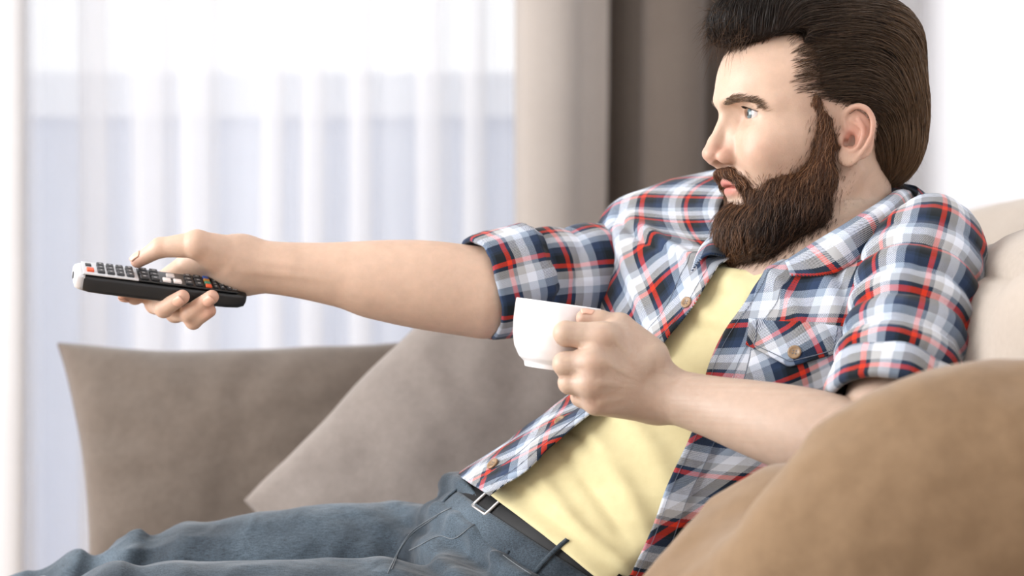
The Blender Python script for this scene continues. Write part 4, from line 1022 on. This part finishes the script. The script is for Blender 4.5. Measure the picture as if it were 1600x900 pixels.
# --- plaid shirt, two open fronts
NE = inv([(1224, 411), (1170, 475), (1130, 512), (1112, 552), (1104, 592), (1090, 650), (1073, 705), (1045, 755), (1030, 812), (1010, 850), (985, 895)], 0.014)
FE = inv([(1134, 408), (1090, 480), (1044, 530), (985, 600), (931, 653), (880, 700), (834, 745), (806, 768)], 0.014)
def edge_fn(E):
    o = np.argsort(E[:, 1]); vv, pp = E[o, 1], E[o, 0]; k = np.concatenate([[True], np.diff(vv) > 0.004]); vv, pp = vv[k], pp[k]
    tab = np.linspace(vv[0], vv[-1], 240); y = np.interp(tab, vv, pp); k = np.exp(-(np.arange(-30, 31)/14.0)**2); k /= k.sum()
    y = np.convolve(np.pad(y, 30, mode='reflect', reflect_type='odd'), k, 'valid')
    return lambda v: np.interp(v, tab, y)
ne, fe = edge_fn(NE), edge_fn(FE)
def shirt_off(x, y, side):
    o = 0.010+0.0045*fbm(np.stack([x*8+side*7, y*10+x*5, 0*x+side*3], -1), 3)
    if side > 0:   # near front
        for a in [(.10, .33, 1.35, .07, .010, .010), (.15, .36, 1.2, .07, .008, -.006), (.05, .33, 1.5, .08, .009, -.008), (.00, .30, 1.4, .08, .010, .008), (.13, .28, .5, .05, .007, .004), (.20, .33, .9, .05, .007, .006)]: o = o+fold(x, y, *a)
    else:
        for a in [(.36, .33, .9, .09, .010, .007), (.40, .30, .8, .09, .009, -.006), (.44, .33, .7, .09, .011, .008), (.40, .24, .5, .07, .009, .006), (.47, .27, .9, .07, .008, -.006), (.33, .38, .3, .06, .008, .007), (.40, .385, .2, .07, .007, -.006)]: o = o+fold(x, y, *a)
    return o
def weave(px, py, weft, warp, side):
    """matrix taking surface metres to cloth coordinates so that the checks run the way they do on this front"""
    (f0, v0), = inv([(px, py)], 0.014); h = 0.01
    P0, Pa, Pb = (proj(torso(A([f0+a/SW]), A([v0+b]), A([0.014])))[0] for a, b in ((0, 0), (h, 0), (0, h)))
    J = np.stack([(Pa-P0)/h, (Pb-P0)/h], 1); d1 = np.linalg.solve(J, A(weft, float)); d2 = np.linalg.solve(J, A(warp, float))
    return np.linalg.inv(np.stack([d1/np.linalg.norm(d1), d2/np.linalg.norm(d2)], 1))
WV = {1: weave(1250, 480, (112, -10), (-40, 172), 1), -1: weave(1020, 410, (165, -92), (80, 110), -1)}
def panel(side, nu=150, nv=170):
    t = np.linspace(0, 1, nu)
    vlo = -0.055 if side > 0 else -0.010
    vv = vlo+(0.462-vlo)*np.linspace(0, 1, nv)
    e = (ne if side > 0 else fe)(vv); back = (-100 if side > 0 else 285)*D2R
    PH = e[None]+(back-e)[None]*t[:, None]; V = np.repeat(vv[None], nu, 0)
    X = PH*SW; d = np.abs(PH-e[None])*SW
    off = shirt_off(X, V, side)
    off = off+0.006*np.exp(-(d/0.02)**2)+0.0022*np.clip((0.030-d)/0.002, 0, 1)      # free edge stands off, placket is double
    if side < 0: off = off+np.clip(0.16-V, 0, 1)*0.05*np.exp(-(d/0.05)**2)+np.clip(.1-V, 0, 1)*.06
    else: off = off+np.clip(0.10-V, 0, 1)*0.15
    off = off*(1-0.55*np.clip((V-.42)/.04, 0, 1))
    g = torso(PH, V, off)
    order = 1 if side < 0 else -1
    g = g[::order]; base = torso_raw(PH, V)                       # lengths along the cloth, so the checks keep their size over the shoulder
    sx = np.concatenate([np.zeros((1, nv)), np.cumsum(np.linalg.norm(np.diff(base, axis=0), axis=-1), axis=0)])*(-side)+e[None]*SW
    sv = np.concatenate([np.zeros((nu, 1)), np.cumsum(np.linalg.norm(np.diff(base, axis=1), axis=-1), axis=1)], 1); k0 = int(np.argmin(np.abs(vv-.25)))
    sv = sv-sv[:, k0:k0+1]+.25
    uv = (np.stack([sx, sv], -1)@WV[side].T)[::order].reshape(-1, 2)
    v, f, uv2 = solid(g.reshape(-1, 3), nu, nv, 0.0016, uv)
    return v, f, uv2
shirt = None
v, f, uv = panel(1); shirt = mesh('shirt', v, f, PLAID, man, uv=uv); tag(shirt, 'open plaid shirt in navy, white and red')
v, f, uv = panel(-1); mesh('shirt_front', v, f, PLAID, shirt, uv=uv)
def shirt_pt(phi, v, side, extra=0.0):
    phi = np.asarray(phi, float); v = np.asarray(v, float); e = (ne if side > 0 else fe)(v); d = np.abs(phi-e)*SW
    off = shirt_off(phi*SW, v, side)+0.006*np.exp(-(d/0.02)**2)+0.0022*np.clip((0.030-d)/0.002, 0, 1)
    if side < 0: off = off+np.clip(0.16-v, 0, 1)*0.05*np.exp(-(d/0.05)**2)+np.clip(.1-v, 0, 1)*.06
    else: off = off+np.clip(0.10-v, 0, 1)*0.15
    return torso(phi, v, off+extra)
# placket edges: stitch lines
for side, dd in ((1, .006), (1, .026), (-1, .006), (-1, .026)):
    vv = np.linspace(0.0, .42, 90); e = (ne if side > 0 else fe)(vv); pp = e-side*dd/SW
    P_ = shirt_pt(pp, vv, side, 0.0014); a_, b_ = tube(P_, 0.00024, 4); mesh('stitching', a_, b_, THREAD, shirt)
def button(p, n, r=0.0060):
    n = nrm(n); a = nrm(np.cross(n, [0.3, 0.2, 1])); b = np.cross(n, a)
    prof = [(0.0, 0.0012), (r*.55, 0.0011), (r*.68, 0.0019), (r*.92, 0.0021), (r, 0.0012), (r*.96, 0), (0, 0)]
    v, f = lathe(prof, 24); M = np.stack([a, b, n], 1); v = v@M.T+p
    mesh('button', v, f, BUTTON, shirt)
    hs = []
    for sx, sy in ((1, 1), (1, -1), (-1, 1), (-1, -1)):
        c = A([sx*r*.2, sy*r*.2, 0.00125])@M.T+p; hs.append(tube([c, c+n*0.0003], r*.09, 6))
    hv_, hf_ = join(hs); mesh('button_hole', hv_, hf_, THREAD, shirt)
def btn_at(px, py, side, r=0.006):
    q = inv([(px, py)], 0.018)[0]
    p = shirt_pt(A([q[0]]), A([q[1]]), side, 0.0020)[0]
    n = p-shirt_pt(A([q[0]]), A([q[1]]), side, 0.0)[0]; button(p-nrm(n)*.0006, n, r)
btn_at(1074, 474, -1); btn_at(874, 658, -1, .0062); btn_at(772, 728, -1, .0068)
# --- breast pocket: body, flap and button
pc = inv([(1172, 500), (1318, 512), (1312, 612), (1160, 598)], 0.016)
def pocket(corners, name, extra, uvrot, edge=None, n=26):
    c = A(corners); a = np.linspace(0, 1, n); U, W = np.meshgrid(a, a, indexing='ij')
    q = (c[0]*((1-U)*(1-W))[..., None]+c[1]*(U*(1-W))[..., None]+c[2]*(U*W)[..., None]+c[3]*((1-U)*W)[..., None])
    if edge is not None:   # pointed flap: lower edge drops to a point in the middle
        q = q+(c[3]-c[0])[None, None]*(edge*(1-np.abs(2*U-1))*W)[..., None]
    p = shirt_pt(q[..., 0], q[..., 1], 1, extra)
    x, y = q[..., 0]*SW, q[..., 1]; k = math.cos(uvrot), math.sin(uvrot)
    uv = np.stack([x*k[0]-y*k[1], x*k[1]+y*k[0]], -1).reshape(-1, 2)
    return p, uv, q
p, uv, q = pocket(pc, 'pocket', 0.0022, 0.78)
v, f, uv2 = solid(p.transpose(1, 0, 2).reshape(-1, 3), 26, 26, 0.0016, uv.reshape(26, 26, 2).transpose(1, 0, 2).reshape(-1, 2))
pk = mesh('pocket', v, f, PLAID2, shirt, uv=uv2)
rim = np.concatenate([p[0, :], p[1:, -1], p[-1, ::-1][1:]]); a_, b_ = tube(rim, 0.0010, 5); mesh('pocket_seam', a_, b_, THREAD, shirt)
fc = inv([(1170, 499), (1320, 510), (1314, 548), (1166, 538)], 0.016)
p, uv, q = pocket(fc, 'pocket_flap', 0.0052, 0.78, edge=0.75)
v, f, uv2 = solid(p.transpose(1, 0, 2).reshape(-1, 3), 26, 26, 0.0022, (uv+A([.021, .004])).reshape(26, 26, 2).transpose(1, 0, 2).reshape(-1, 2))
fl = mesh('pocket_flap', v, f, PLAID2, shirt, uv=uv2)
inn = np.concatenate([p[2, :-3], p[3:-3, -4], p[-3, :-3][::-1]])
a_, b_ = tube(inn+A([-.0008, -.0012, .0004]), 0.0005, 4); mesh('stitching', a_, b_, THREAD, shirt)
pb = p[13, 17]; nb_ = np.cross(p[14, 17]-p[12, 17], p[13, 18]-p[13, 16]); nb_ = nb_ if nb_[1] < 0 else -nb_
button(pb+nrm(nb_)*0.0012, nb_, .0068)

# --- sleeves
def sleeve(P, R, nu, nv, foldf, uvs, flip=False, t0=None):
    P = A(P, float); t = np.arange(len(P)); tt = np.linspace(0, len(P)-1, nv); C = spline(t, P)(tt); rr = np.interp(tt, t, R) if t0 is None else spline(t, A(R, float))(tt)
    T, N_, B_ = frames(C); s = np.concatenate([[0], np.cumsum(np.linalg.norm(np.diff(C, axis=0), axis=1))])
    th = np.linspace(0, 2*math.pi, nu); TH_, S_ = np.meshgrid(th, s, indexing='ij')
    r = rr[None]+foldf(TH_, S_)
    p = C[None]+r[..., None]*(np.cos(TH_)[..., None]*N_[None]+np.sin(TH_)[..., None]*B_[None])
    uv = np.stack([TH_*uvs[0]+uvs[1], S_+uvs[2]], -1).reshape(-1, 2)
    v, f, uv2 = solid(p.reshape(-1, 3), nu, nv, 0.0016, uv)
    return v, f, uv2, (C, N_, B_, s, rr)
u_ = nrm(EL_L-SH_L)
PL_ = [SH_L-u_*0.055+A([-.012, .012, .0]), SH_L-u_*0.040+A([-.006, .006, 0]), SH_L-u_*0.012, SH_L+u_*0.04, SH_L+u_*0.10, SH_L+u_*0.155, SH_L+u_*0.205]
RL_ = [0.004, 0.036, 0.054, 0.0575, 0.0580, 0.0580, 0.0560]
def fl_L(th, s):
    k = np.clip((s-.05)/.05, 0, 1)
    a = 0.0068*(np.abs(np.sin(math.pi*s/0.034+0.55*np.sin(th+.6)+0.3*np.sin(2*th)))**0.8-0.55)*k
    return a+0.003*fbm(np.stack([np.cos(th)*1.6, np.sin(th)*1.6, s*16], -1), 3)
v, f, uv, fr = sleeve(PL_, RL_, 110, 130, fl_L, (0.060, 0.02, 0.01), t0=1)
slL = mesh('sleeve', v, f, PLAID, shirt, uv=uv)
def cuff(c0, c1, r0, r1, name, uvs, tilt=None, thick=0.006, seed=0, flare=0.0, nu=90):
    """rolled-up cuff: outer band folded round the sleeve end"""
    ax = nrm(c1-c0); n_ = nrm(np.cross(ax, [0, 0, 1])); b_ = np.cross(ax, n_); Ln = np.linalg.norm(c1-c0)
    prof = [(-.1, 0.0), (0.0, .6), (.03, .95), (.10, 1.0), (.35, 1.05), (.65, 1.05), (.90, 1.0), (.97, .9), (1.0, .5), (.97, .05), (.8, -.1), (.5, -.15)]
    th = np.linspace(0, 2*math.pi, nu); V_, UV_ = [], []
    sarc = 0
    for i, (t, k) in enumerate(prof):
        r = r0+(r1-r0)*t+thick*k+0.0030*fbm(np.stack([np.cos(th)*2.2+seed, np.sin(th)*2.2, np.full(nu, t*1.3)], -1), 3)
        if i: sarc += abs(prof[i][0]-prof[i-1][0])*Ln+abs(prof[i][1]-prof[i-1][1])*thick*.3
        wob = 0.004*fbm(np.stack([np.cos(th)*1.5, np.sin(th)*1.5, np.full(nu, seed+3.3)], -1), 2)
        V_.append(c0+ax*(t*Ln+wob*1.0)[:, None]+r[:, None]*(np.cos(th)[:, None]*n_+np.sin(th)[:, None]*b_))
        UV_.append(np.stack([th*uvs[0]+uvs[1], np.full(nu, sarc+uvs[2])], -1))
    return mesh(name, np.vstack(V_), gridf(len(prof), nu), PLAID, shirt, uv=np.vstack(UV_))
cuff(SH_L+u_*0.182, SH_L+u_*0.220, 0.054, 0.052, 'rolled_cuff', (.058, .01, .03), seed=1, thick=.008)
w_ = nrm(EL_R-SH_R)
dn = lambda k: A([0, 0, -k])
PR_ = [SH_R-w_*0.050+A([.01, -.004, -.020]), SH_R-w_*0.036+dn(.018), SH_R-w_*0.008+dn(.018), SH_R+w_*0.045+dn(.020), lerp(SH_R, EL_R, .40)+dn(.017), lerp(SH_R, EL_R, .62)+dn(.010), lerp(SH_R, EL_R, .86)+dn(.002)]
RR_ = [0.004, 0.034, 0.050, 0.0550, 0.0560, 0.0545, 0.0530]
def fl_R(th, s):
    k = np.clip((s-.07)/.04, 0, 1)
    a = 0.0050*(np.abs(np.sin(math.pi*s/0.050+0.9*np.sin(th+2.2)+0.4*np.sin(2*th)))**0.8-0.6)*k
    return a+0.0035*fbm(np.stack([np.cos(th)*1.5+4, np.sin(th)*1.5, s*13], -1), 3)
v, f, uv, fr = sleeve(PR_, RR_, 110, 130, fl_R, (0.060, 0.035, 0.02), t0=1)
mesh('sleeve', v, f, PLAID, shirt, uv=uv)
cuff(lerp(SH_R, EL_R, .76), lerp(SH_R, EL_R, 1.02), 0.0525, 0.0490, 'rolled_cuff', (.058, .03, .012), seed=5, thick=.006)
# --- collar
def strip(cv, widths, name, nu=60, nv=14, uvs=(0, 0), bulge=0.0):
    """ruled strip between curves (lists of 3D points)"""
    Cs = [spline(np.linspace(0, 1, len(c)), A(c))(np.linspace(0, 1, nu)) for c in cv]
    W = spline(np.linspace(0, 1, len(Cs)), np.stack(Cs).reshape(len(Cs), -1)) if len(Cs) > 2 else None
    t = np.linspace(0, 1, nv)
    G = (W(t).reshape(nv, nu, 3) if W else (Cs[0][None]*(1-t)[:, None, None]+Cs[1][None]*t[:, None, None])).transpose(1, 0, 2)
    s = np.concatenate([[0], np.cumsum(np.linalg.norm(np.diff(Cs[0], axis=0), axis=1))]); wl = np.linalg.norm(G[nu//2, -1]-G[nu//2, 0])
    G = G+0.0018*fbm(G*38, 2)[..., None]*A([0.3, -0.8, 0.4])
    uv = np.stack([np.repeat(s[:, None], nv, 1)+uvs[0], np.repeat(t[None]*wl, nu, 0)+uvs[1]], -1).reshape(-1, 2)
    v, f, uv2 = solid(G.reshape(-1, 3), nu, nv, 0.0022, uv)
    return mesh(name, v, f, PLAID2, shirt, uv=uv2)
def on_shirt(pts, side, extra):
    q = inv(pts, 0.014); return [shirt_pt(A([a]), A([b]), side, extra)[0] for a, b in q]
_oc = on_shirt([(1400, 362), (1352, 394), (1304, 420), (1236, 432)], 1, 0.006)
# near leaf: neck edge, fold, outer edge on the shirt
strip([[at(1412, 300, 0.045), at(1398, 300, -0.02), at(1372, 318, -0.065), at(1318, 352, -0.084), at(1262, 386, -0.086), at(1226, 410, -0.080)],
       [at(1426, 302, 0.045), at(1412, 304, -0.03), at(1392, 322, -0.082), at(1336, 362, -0.100), at(1276, 396, -0.098), at(1229, 416, -0.086)],
       [at(1436, 330, 0.045), at(1428, 336, -0.03)]+_oc], None, 'collar', uvs=(.012, .02))
strip([[at(1412, 300, 0.045), at(1350, 305, 0.095), at(1250, 330, 0.110), at(1185, 362, 0.085)]+on_shirt([(1146, 386), (1136, 410)], -1, 0.004),
       [at(1418, 292, 0.050), at(1350, 296, 0.105), at(1240, 322, 0.122), at(1168, 352, 0.090)]+on_shirt([(1124, 384), (1112, 416)], -1, 0.013),
       [at(1430, 320, 0.050), at(1350, 320, 0.120), at(1225, 345, 0.135), at(1142, 352, 0.100)]+on_shirt([(1096, 392), (1086, 430)], -1, 0.006)], None, 'collar', uvs=(.030, .0))

# --- jeans, belt
DENIM = None
def denim():
    m, nt, b = new_mat('washed_denim')
    tc = N(nt, 'ShaderNodeTexCoord')
    n0 = N(nt, 'ShaderNodeTexNoise', in_Scale=7.0, in_Detail=5.0); L(nt, tc.outputs['Object'], n0.inputs[0])
    mp = N(nt, 'ShaderNodeMapping'); mp.inputs['Scale'].default_value = (120, 900, 900); L(nt, tc.outputs['Object'], mp.inputs[0])
    n1 = N(nt, 'ShaderNodeTexNoise', in_Scale=1.0, in_Detail=3.0); L(nt, mp.outputs[0], n1.inputs[0])
    n2 = N(nt, 'ShaderNodeTexNoise', in_Scale=900.0, in_Detail=2.0); L(nt, tc.outputs['Object'], n2.inputs[0])
    ad = N(nt, 'ShaderNodeMath', operation='ADD'); L(nt, n1.outputs[0], ad.inputs[0]); L(nt, n2.outputs[0], ad.inputs[1])
    mr = N(nt, 'ShaderNodeMapRange', in_1=0.6, in_2=1.4); L(nt, ad.outputs[0], mr.inputs[0])
    wear = N(nt, 'ShaderNodeValToRGB'); wear.color_ramp.elements[0].position = .35; wear.color_ramp.elements[1].position = .68
    wear.color_ramp.elements[0].color = srgb(36, 44, 52); wear.color_ramp.elements[1].color = srgb(86, 99, 110); L(nt, n0.outputs[0], wear.inputs[0])
    mx = N(nt, 'ShaderNodeMix', data_type='RGBA', blend_type='MULTIPLY', in_0=1.0); L(nt, wear.outputs[0], mx.inputs[6])
    gr = N(nt, 'ShaderNodeMapRange', in_3=0.40, in_4=1.65); L(nt, mr.outputs[0], gr.inputs[0]); L(nt, gr.outputs[0], mx.inputs[7])
    L(nt, mx.outputs[2], b.inputs['Base Color']); b.inputs['Roughness'].default_value = 0.9; b.inputs['Specular IOR Level'].default_value = 0.15
    b.inputs['Sheen Weight'].default_value = 0.2
    bp = N(nt, 'ShaderNodeBump', in_Strength=0.25, in_Distance=0.0008); L(nt, ad.outputs[0], bp.inputs['Height']); crumple(nt, b, bp, 20, 0.6, 0.008)
    return m
DENIM = denim()
_lf = smooth_chain(LEG_F, [0.086, 0.082, 0.072, 0.066, 0.064, 0.052], 4); _ln = smooth_chain(LEG_N, [0.088, 0.084, 0.076, 0.070, 0.066, 0.054], 4)
WU = nrm(_c(0.02)-_c(-0.06)); WP = _c(-0.031)
def jeans_fn(p):
    p = np.asarray(p, np.float32)
    M = basis(TL[0], np.cross(nrm(WU), nrm(TL[0])), WU)
    pel = ell(p, _c(-0.075), (0.172, 0.120, 0.135), M)
    wav = A([1, 1, 1.0])
    d = smin(smin(pel, _lf(p), 0.03), _ln(p), 0.03)
    near = np.abs(d) < 0.02
    if near.any():
        q = p[near]; x, y, z = q[:, 0], q[:, 1], q[:, 2]
        w = 0.0040*fbm(q*A([7, 15, 15])+2.0, 3)
        hipw = np.exp(-((x-0.0)/0.11)**2)
        w += 0.0075*hipw*np.sin((x*0.75+z*0.9+y*0.25)*2*math.pi/0.045+1.5*vnoise(q*9))
        kn = np.exp(-((x+0.44)/0.09)**2)
        w += 0.0070*kn*np.sin((x*0.9-z*0.5+y*.3)*2*math.pi/0.050+1.8*vnoise(q*9))
        w += 0.0050*(0.45-np.abs(vnoise(q*A([9, 26, 26])+1.7)))*(0.4+hipw+kn)+0.0022*(0.4-np.abs(vnoise(q*A([24, 40, 40]))))
        d[near] = d[near]-w
    top = (p-WP.astype(np.float32))@WU.astype(np.float32)
    return smax(d, top, 0.004)
jv, jf = surface(jeans_fn, A([-0.75, -0.25, -0.80]), A([0.26, 0.30, -0.13]), 0.0030)
jeans = mesh('jeans', jv, jf, DENIM, man); tag(jeans, 'faded blue denim jeans')
LEATHER = plain_mat('black_leather', srgb(18, 18, 20), rough=0.5, var=0.2, scale=120, spec=0.25)
STEEL = plain_mat('brushed_steel', srgb(190, 190, 190), rough=0.3, metal=1.0)
def ring(v0, off, h, name, mat, a0=-100, a1=260, nu=120):
    pp = np.linspace(a0, a1, nu)*D2R; tt = np.linspace(-1, 1, 7)
    G = np.stack([torso(pp, np.full(nu, v0+t*h/2), np.full(nu, off+0.0012*(1-t**4))) for t in tt], 1)
    v, f, _ = solid(G.reshape(-1, 3), nu, 7, 0.003); return mesh(name, v, f, mat, man)
belt = ring(-0.017, 0.0045, 0.028, 'belt', LEATHER); tag(belt, 'black leather belt')
wb = ring(-0.040, 0.0075, 0.034, 'waistband', DENIM)
def on_jeans(P, n=60, lift=0.0006):
    c = spline(np.arange(len(P)), A(P, float))(np.linspace(0, len(P)-1, n)); h = ray_hit(c[:, 0], c[:, 1], jeans_fn).astype(np.float32)
    return h+grad(jeans_fn, h)*lift
SEAM = cloth_mat('pale_thread', srgb(100, 108, 116), srgb(136, 142, 146), scale=900)
for P_, r_ in (([(690, 801), (712, 792), (731, 789), (750, 791)], .0006), ([(690, 801), (655, 822), (632, 846), (614, 878), (606, 896)], .00045), ([(684, 806), (652, 828), (628, 854), (612, 890)], .0004),
               ([(640, 860), (664, 848), (690, 838), (711, 841), (741, 820), (760, 824)], .0004), ([(786, 868), (808, 884), (830, 898)], .0004)):
    a_, b_ = tube(on_jeans(P_), r_, 5); mesh('seam', a_, b_, SEAM, jeans)
a_, b_ = tube(on_jeans([(793, 866), (795, 853), (806, 850), (822, 868), (846, 895)], 60, 0.0015), .0026, 8); mesh('pocket_edge', a_, b_, DENIM, jeans)
# belt loops and buckle
for a in (62, 118):
    pp = A([a]*9)*D2R; vv = np.linspace(-.062, -.002, 9); c = torso(pp, vv, 0.0085+0.003*np.sin(np.linspace(0, math.pi, 9)))
    side = torso(pp+.030, vv, 0.0085+0.003*np.sin(np.linspace(0, math.pi, 9)))
    v, f, _ = solid(np.stack([c, side], 0).reshape(-1, 3), 2, 9, 0.0022); mesh('belt_loop', v, f, DENIM, jeans)
pp = np.concatenate([np.linspace(92, 100, 8), [100]*5, np.linspace(100, 92, 8), [92]*5])*D2R
vv = np.concatenate([[-.002]*8, np.linspace(-.002, -.027, 5), [-.027]*8, np.linspace(-.027, -.002, 5)])
Q = torso(pp, vv, np.full(len(pp), 0.0085)); Q = np.vstack([Q, Q[:1]])
a_, b_ = tube(Q, 0.0020, 8, cap=False); mesh('buckle', a_, b_, STEEL, belt)
# ------------------------------------------------------------------ cup
CER = plain_mat('white_porcelain', srgb(246, 246, 248), rough=0.12, var=0.01, spec=0.5, coat=0.3)
cc = at(866, 526, -0.105); up_ = nrm([0.14, 0.0, 1.0]); hd = nrm(A([0.70, -0.62, -0.10])); hd = nrm(hd-up_*np.dot(hd, up_)); sd = np.cross(up_, hd)
CM = np.stack([hd, sd, up_], 1)
def cup_pts(v): return v@CM.T+cc
cup = root('cup', cc-up_*0.034, 'white porcelain cup held in the left hand', 'cup')
prof = [(0.0, -.0270), (.020, -.0272), (.0215, -.0315), (.0245, -.0315), (.0258, -.0270), (.0315, -.0225), (.0372, -.0130), (.0402, -.0010), (.0414, .0120), (.0416, .0260), (.0414, .0318), (.0408, .0326), (.0400, .0318), (.0396, .0240), (.0392, .0110), (.0378, -.0010), (.0345, -.0120), (.0285, -.0205), (.0200, -.0240), (0.0, -.0245)]
pf = A(prof); t = np.arange(len(pf)); fine = np.linspace(0, len(pf)-1, 90)
pf2 = np.stack([np.interp(fine, t, pf[:, 0]), np.interp(fine, t, pf[:, 1])], -1)
v, f = lathe(pf2, 72); mesh('bowl', cup_pts(v), f, CER, cup)
hp = A([(.0395, 0, .020), (.050, 0, .023), (.060, 0, .017), (.0635, 0, .004), (.058, 0, -.008), (.047, 0, -.0125), (.0375, 0, -.0125)])
hp = spline(np.arange(7), hp)(np.linspace(0, 6, 36)); v, f = tube(hp, 0.0042, 12); mesh('handle', cup_pts(v), f, CER, cup)
TEAM = plain_mat('dark_tea', srgb(70, 40, 22), rough=0.08, var=0.05)
v, f = lathe([(0.0, .0120), (.0390, .0120), (.0390, .0115), (0.0, .0115)], 48); mesh('tea', cup_pts(v), f, TEAM, cup)
# ------------------------------------------------------------------ remote control
RBLK = plain_mat('black_plastic', srgb(24, 25, 27), rough=0.38, var=0.05); RSIL = plain_mat('silver_plastic', srgb(214, 216, 220), rough=0.28, metal=0.35, var=0.02)
RKEY = plain_mat('grey_rubber_key', srgb(58, 60, 64), rough=0.5); RKB = plain_mat('black_rubber_key', srgb(34, 35, 38), rough=0.45); RWH = plain_mat('white_rubber_key', srgb(236, 226, 222), rough=0.45)
COLS = [plain_mat(n, c, rough=0.45) for n, c in (('orange_key', srgb(222, 92, 52)), ('green_key', srgb(70, 140, 110)), ('yellow_key', srgb(196, 140, 60)), ('blue_key', srgb(58, 100, 190)))]
PRINT = plain_mat('pale_print', srgb(206, 206, 206), rough=0.6)
a0, a1 = at(122, 417, 0.004), at(384, 450, 0.052)                 # mid-line of the top face, tip and tail
rx = nrm(a1-a0); RL = np.linalg.norm(a1-a0)
ru = nrm(A([0.10, -0.27, 0.95])); ru = nrm(ru-rx*np.dot(ru, rx)); ry = np.cross(ru, rx)     # ry: away from the camera
if ry[1] < 0: ry = -ry
RM = np.stack([rx, ry, ru], 1); RC = (a0+a1)/2
RW = 0.0215
def rp(v): return np.asarray(v, float)@RM.T+RC
rem = root('remote_control', RC-ru*0.010, 'black television remote with silver tip held in the right hand', 'remote control')
def loft(xs, halfw, z0, z1, n=36, ex=5.0):
    th = np.arange(n)*2*math.pi/n; c, s = np.cos(th), np.sin(th); sg = lambda a: np.sign(a)*np.abs(a)**(2/ex); V_ = []
    for x, w, lo, hi in zip(xs, halfw, z0, z1): V_.append(np.stack([np.full(n, x), w*sg(c), (lo+hi)/2+(hi-lo)/2*sg(s)], -1))
    v = np.vstack(V_); m = len(xs)
    f = [(i*n+j, i*n+(j+1) % n, (i+1)*n+(j+1) % n, (i+1)*n+j) for i in range(m-1) for j in range(n)]+[tuple(range(n))[::-1], tuple(range((m-1)*n, m*n))]
    return v, f
h = RL/2
xs = [-h+.004, -h+.006, -h+.012, -h+.03, 0, h-.02, h-.008, h-.002, h]
v, f = loft(xs, [RW*.96, RW, RW, RW, RW*.99, RW*.98, RW*.95, RW*.86, RW*.7], [-.0165, -.0195, -.0208, -.0212, -.0210, -.0190, -.0180, -.0160, -.012], [-.0012]*6+[-.0012, -.0018, -.0035])
body_r = mesh('casing', rp(v), f, RBLK, rem)
# silver tip and upper plate
v, f = loft([-h-.0035, -h-.002, -h+.002, -h+.0065], [RW*.80, RW*.92, RW*.985, RW*.99], [-.0135, -.0175, -.0190, -.0198], [-.004, -.0012, .0002, .0004]); tip = mesh('silver_tip', rp(v), f, RSIL, rem)
v, f = lathe([(0.0, 0), (.0030, 0), (.0033, -.0006), (0.0, -.0008)], 20); v = np.stack([-v[:, 2]*0-h-.0038+v[:, 2]*.3, v[:, 0]*1.9, v[:, 1]*1.15-.0090], -1); mesh('infrared_window', rp(v), f, RKB, tip)
XS = -h+.0600
v, f = rbox(A([(-h+.004+XS)/2, 0, -.0002]), A([(XS+h-.004)/2, RW*.975, .0010]), .0008); mesh('silver_plate', rp(v), f, RSIL, rem)
v, f = rbox(A([(XS+h-.010)/2, 0, -.0005]), A([(h-.010-XS)/2, RW*.965, .0009]), .0008); mesh('black_plate', rp(v), f, RBLK, rem)
def key(x, y, lx, ly, hgt, m, nm='key', print_=None, base=.0006):
    v, f = rbox(A([x, y, base+hgt/2]), A([lx/2, ly/2, hgt/2+.0006]), min(lx, ly, hgt+.0012)*.35)
    o = mesh(nm, rp(v), f, m, rem)
    if print_ is not None:
        v, f = rbox(A([x, y, base+hgt+.0006]), A([print_[0]/2, print_[1]/2, .0002]), .00015); mesh('key_print', rp(v), f, PRINT, o)
key(-h+.0105, .0085, .0060, .0085, .0006, RKB, 'indicator_window'); key(-h+.0115, -.0100, .0075, .0100, .0018, COLS[0], 'power_key')
for i in range(4):
    for j in range(3): key(-h+.0225+i*.0098, (j-1)*.0118, .0074, .0094, .0020, RKEY, 'number_key', (.0022, .0012))
for (x, y, lx, ly) in ((.0660, -.0130, .0085, .0110), (.0660, 0, .0085, .0090), (.0660, .0130, .0085, .0110), (.0770, -.0130, .0085, .0110), (.0770, 0, .0085, .0090), (.0770, .0130, .0085, .0110)):
    key(-h+x, y, lx, ly, .0018, RKB, 'key', (.0030, .0014))
for k_ in ((.0885, -.0130), (.0995, -.0130), (.0935, .0040)): key(-h+k_[0], k_[1], .0085, .0100, .0018, RWH, 'white_key', None)
for i in range(2):
    for j in range(3): key(-h+.1120+i*.0100, (j-1)*.0125, .0076, .0090, .0014, RKB, 'key', (.0030, .0014))
for i, c in enumerate((0, 1, 2, 3)): key(-h+.1315-.0002*i, -.0145+i*.0092, .0062, .0076, .0016, COLS[c], 'colour_key')
for i in range(3):
    for j in range(4): key(-h+.1390+i*.0070, -.0140+j*.0092, .0048, .0064, .0010, RKB, 'key', (.0014, .0012))
# maker's name printed across the tail
def flat_text(txt, size, name, parent, xf, m):
    cu = bpy.data.curves.new(name, 'FONT'); cu.body = txt; cu.size = size; cu.align_x = 'CENTER'; cu.align_y = 'CENTER'; cu.extrude = 0.00008
    ob = bpy.data.objects.new(name, cu); COL.objects.link(ob); dg = bpy.context.evaluated_depsgraph_get(); dg.update()
    me = bpy.data.meshes.new_from_object(ob.evaluated_get(dg)); v = A([x.co[:] for x in me.vertices]); f = [tuple(p.vertices) for p in me.polygons]
    bpy.data.objects.remove(ob); bpy.data.curves.remove(cu); bpy.data.meshes.remove(me)
    return mesh(name, xf(v), f, m, parent, smooth=False)
flat_text('SAMSUNG', 0.0062, 'print', rem, lambda v: rp(np.stack([h-.0135-v[:, 1]*-1.0, v[:, 0], .0006+v[:, 2]], -1)), PRINT)
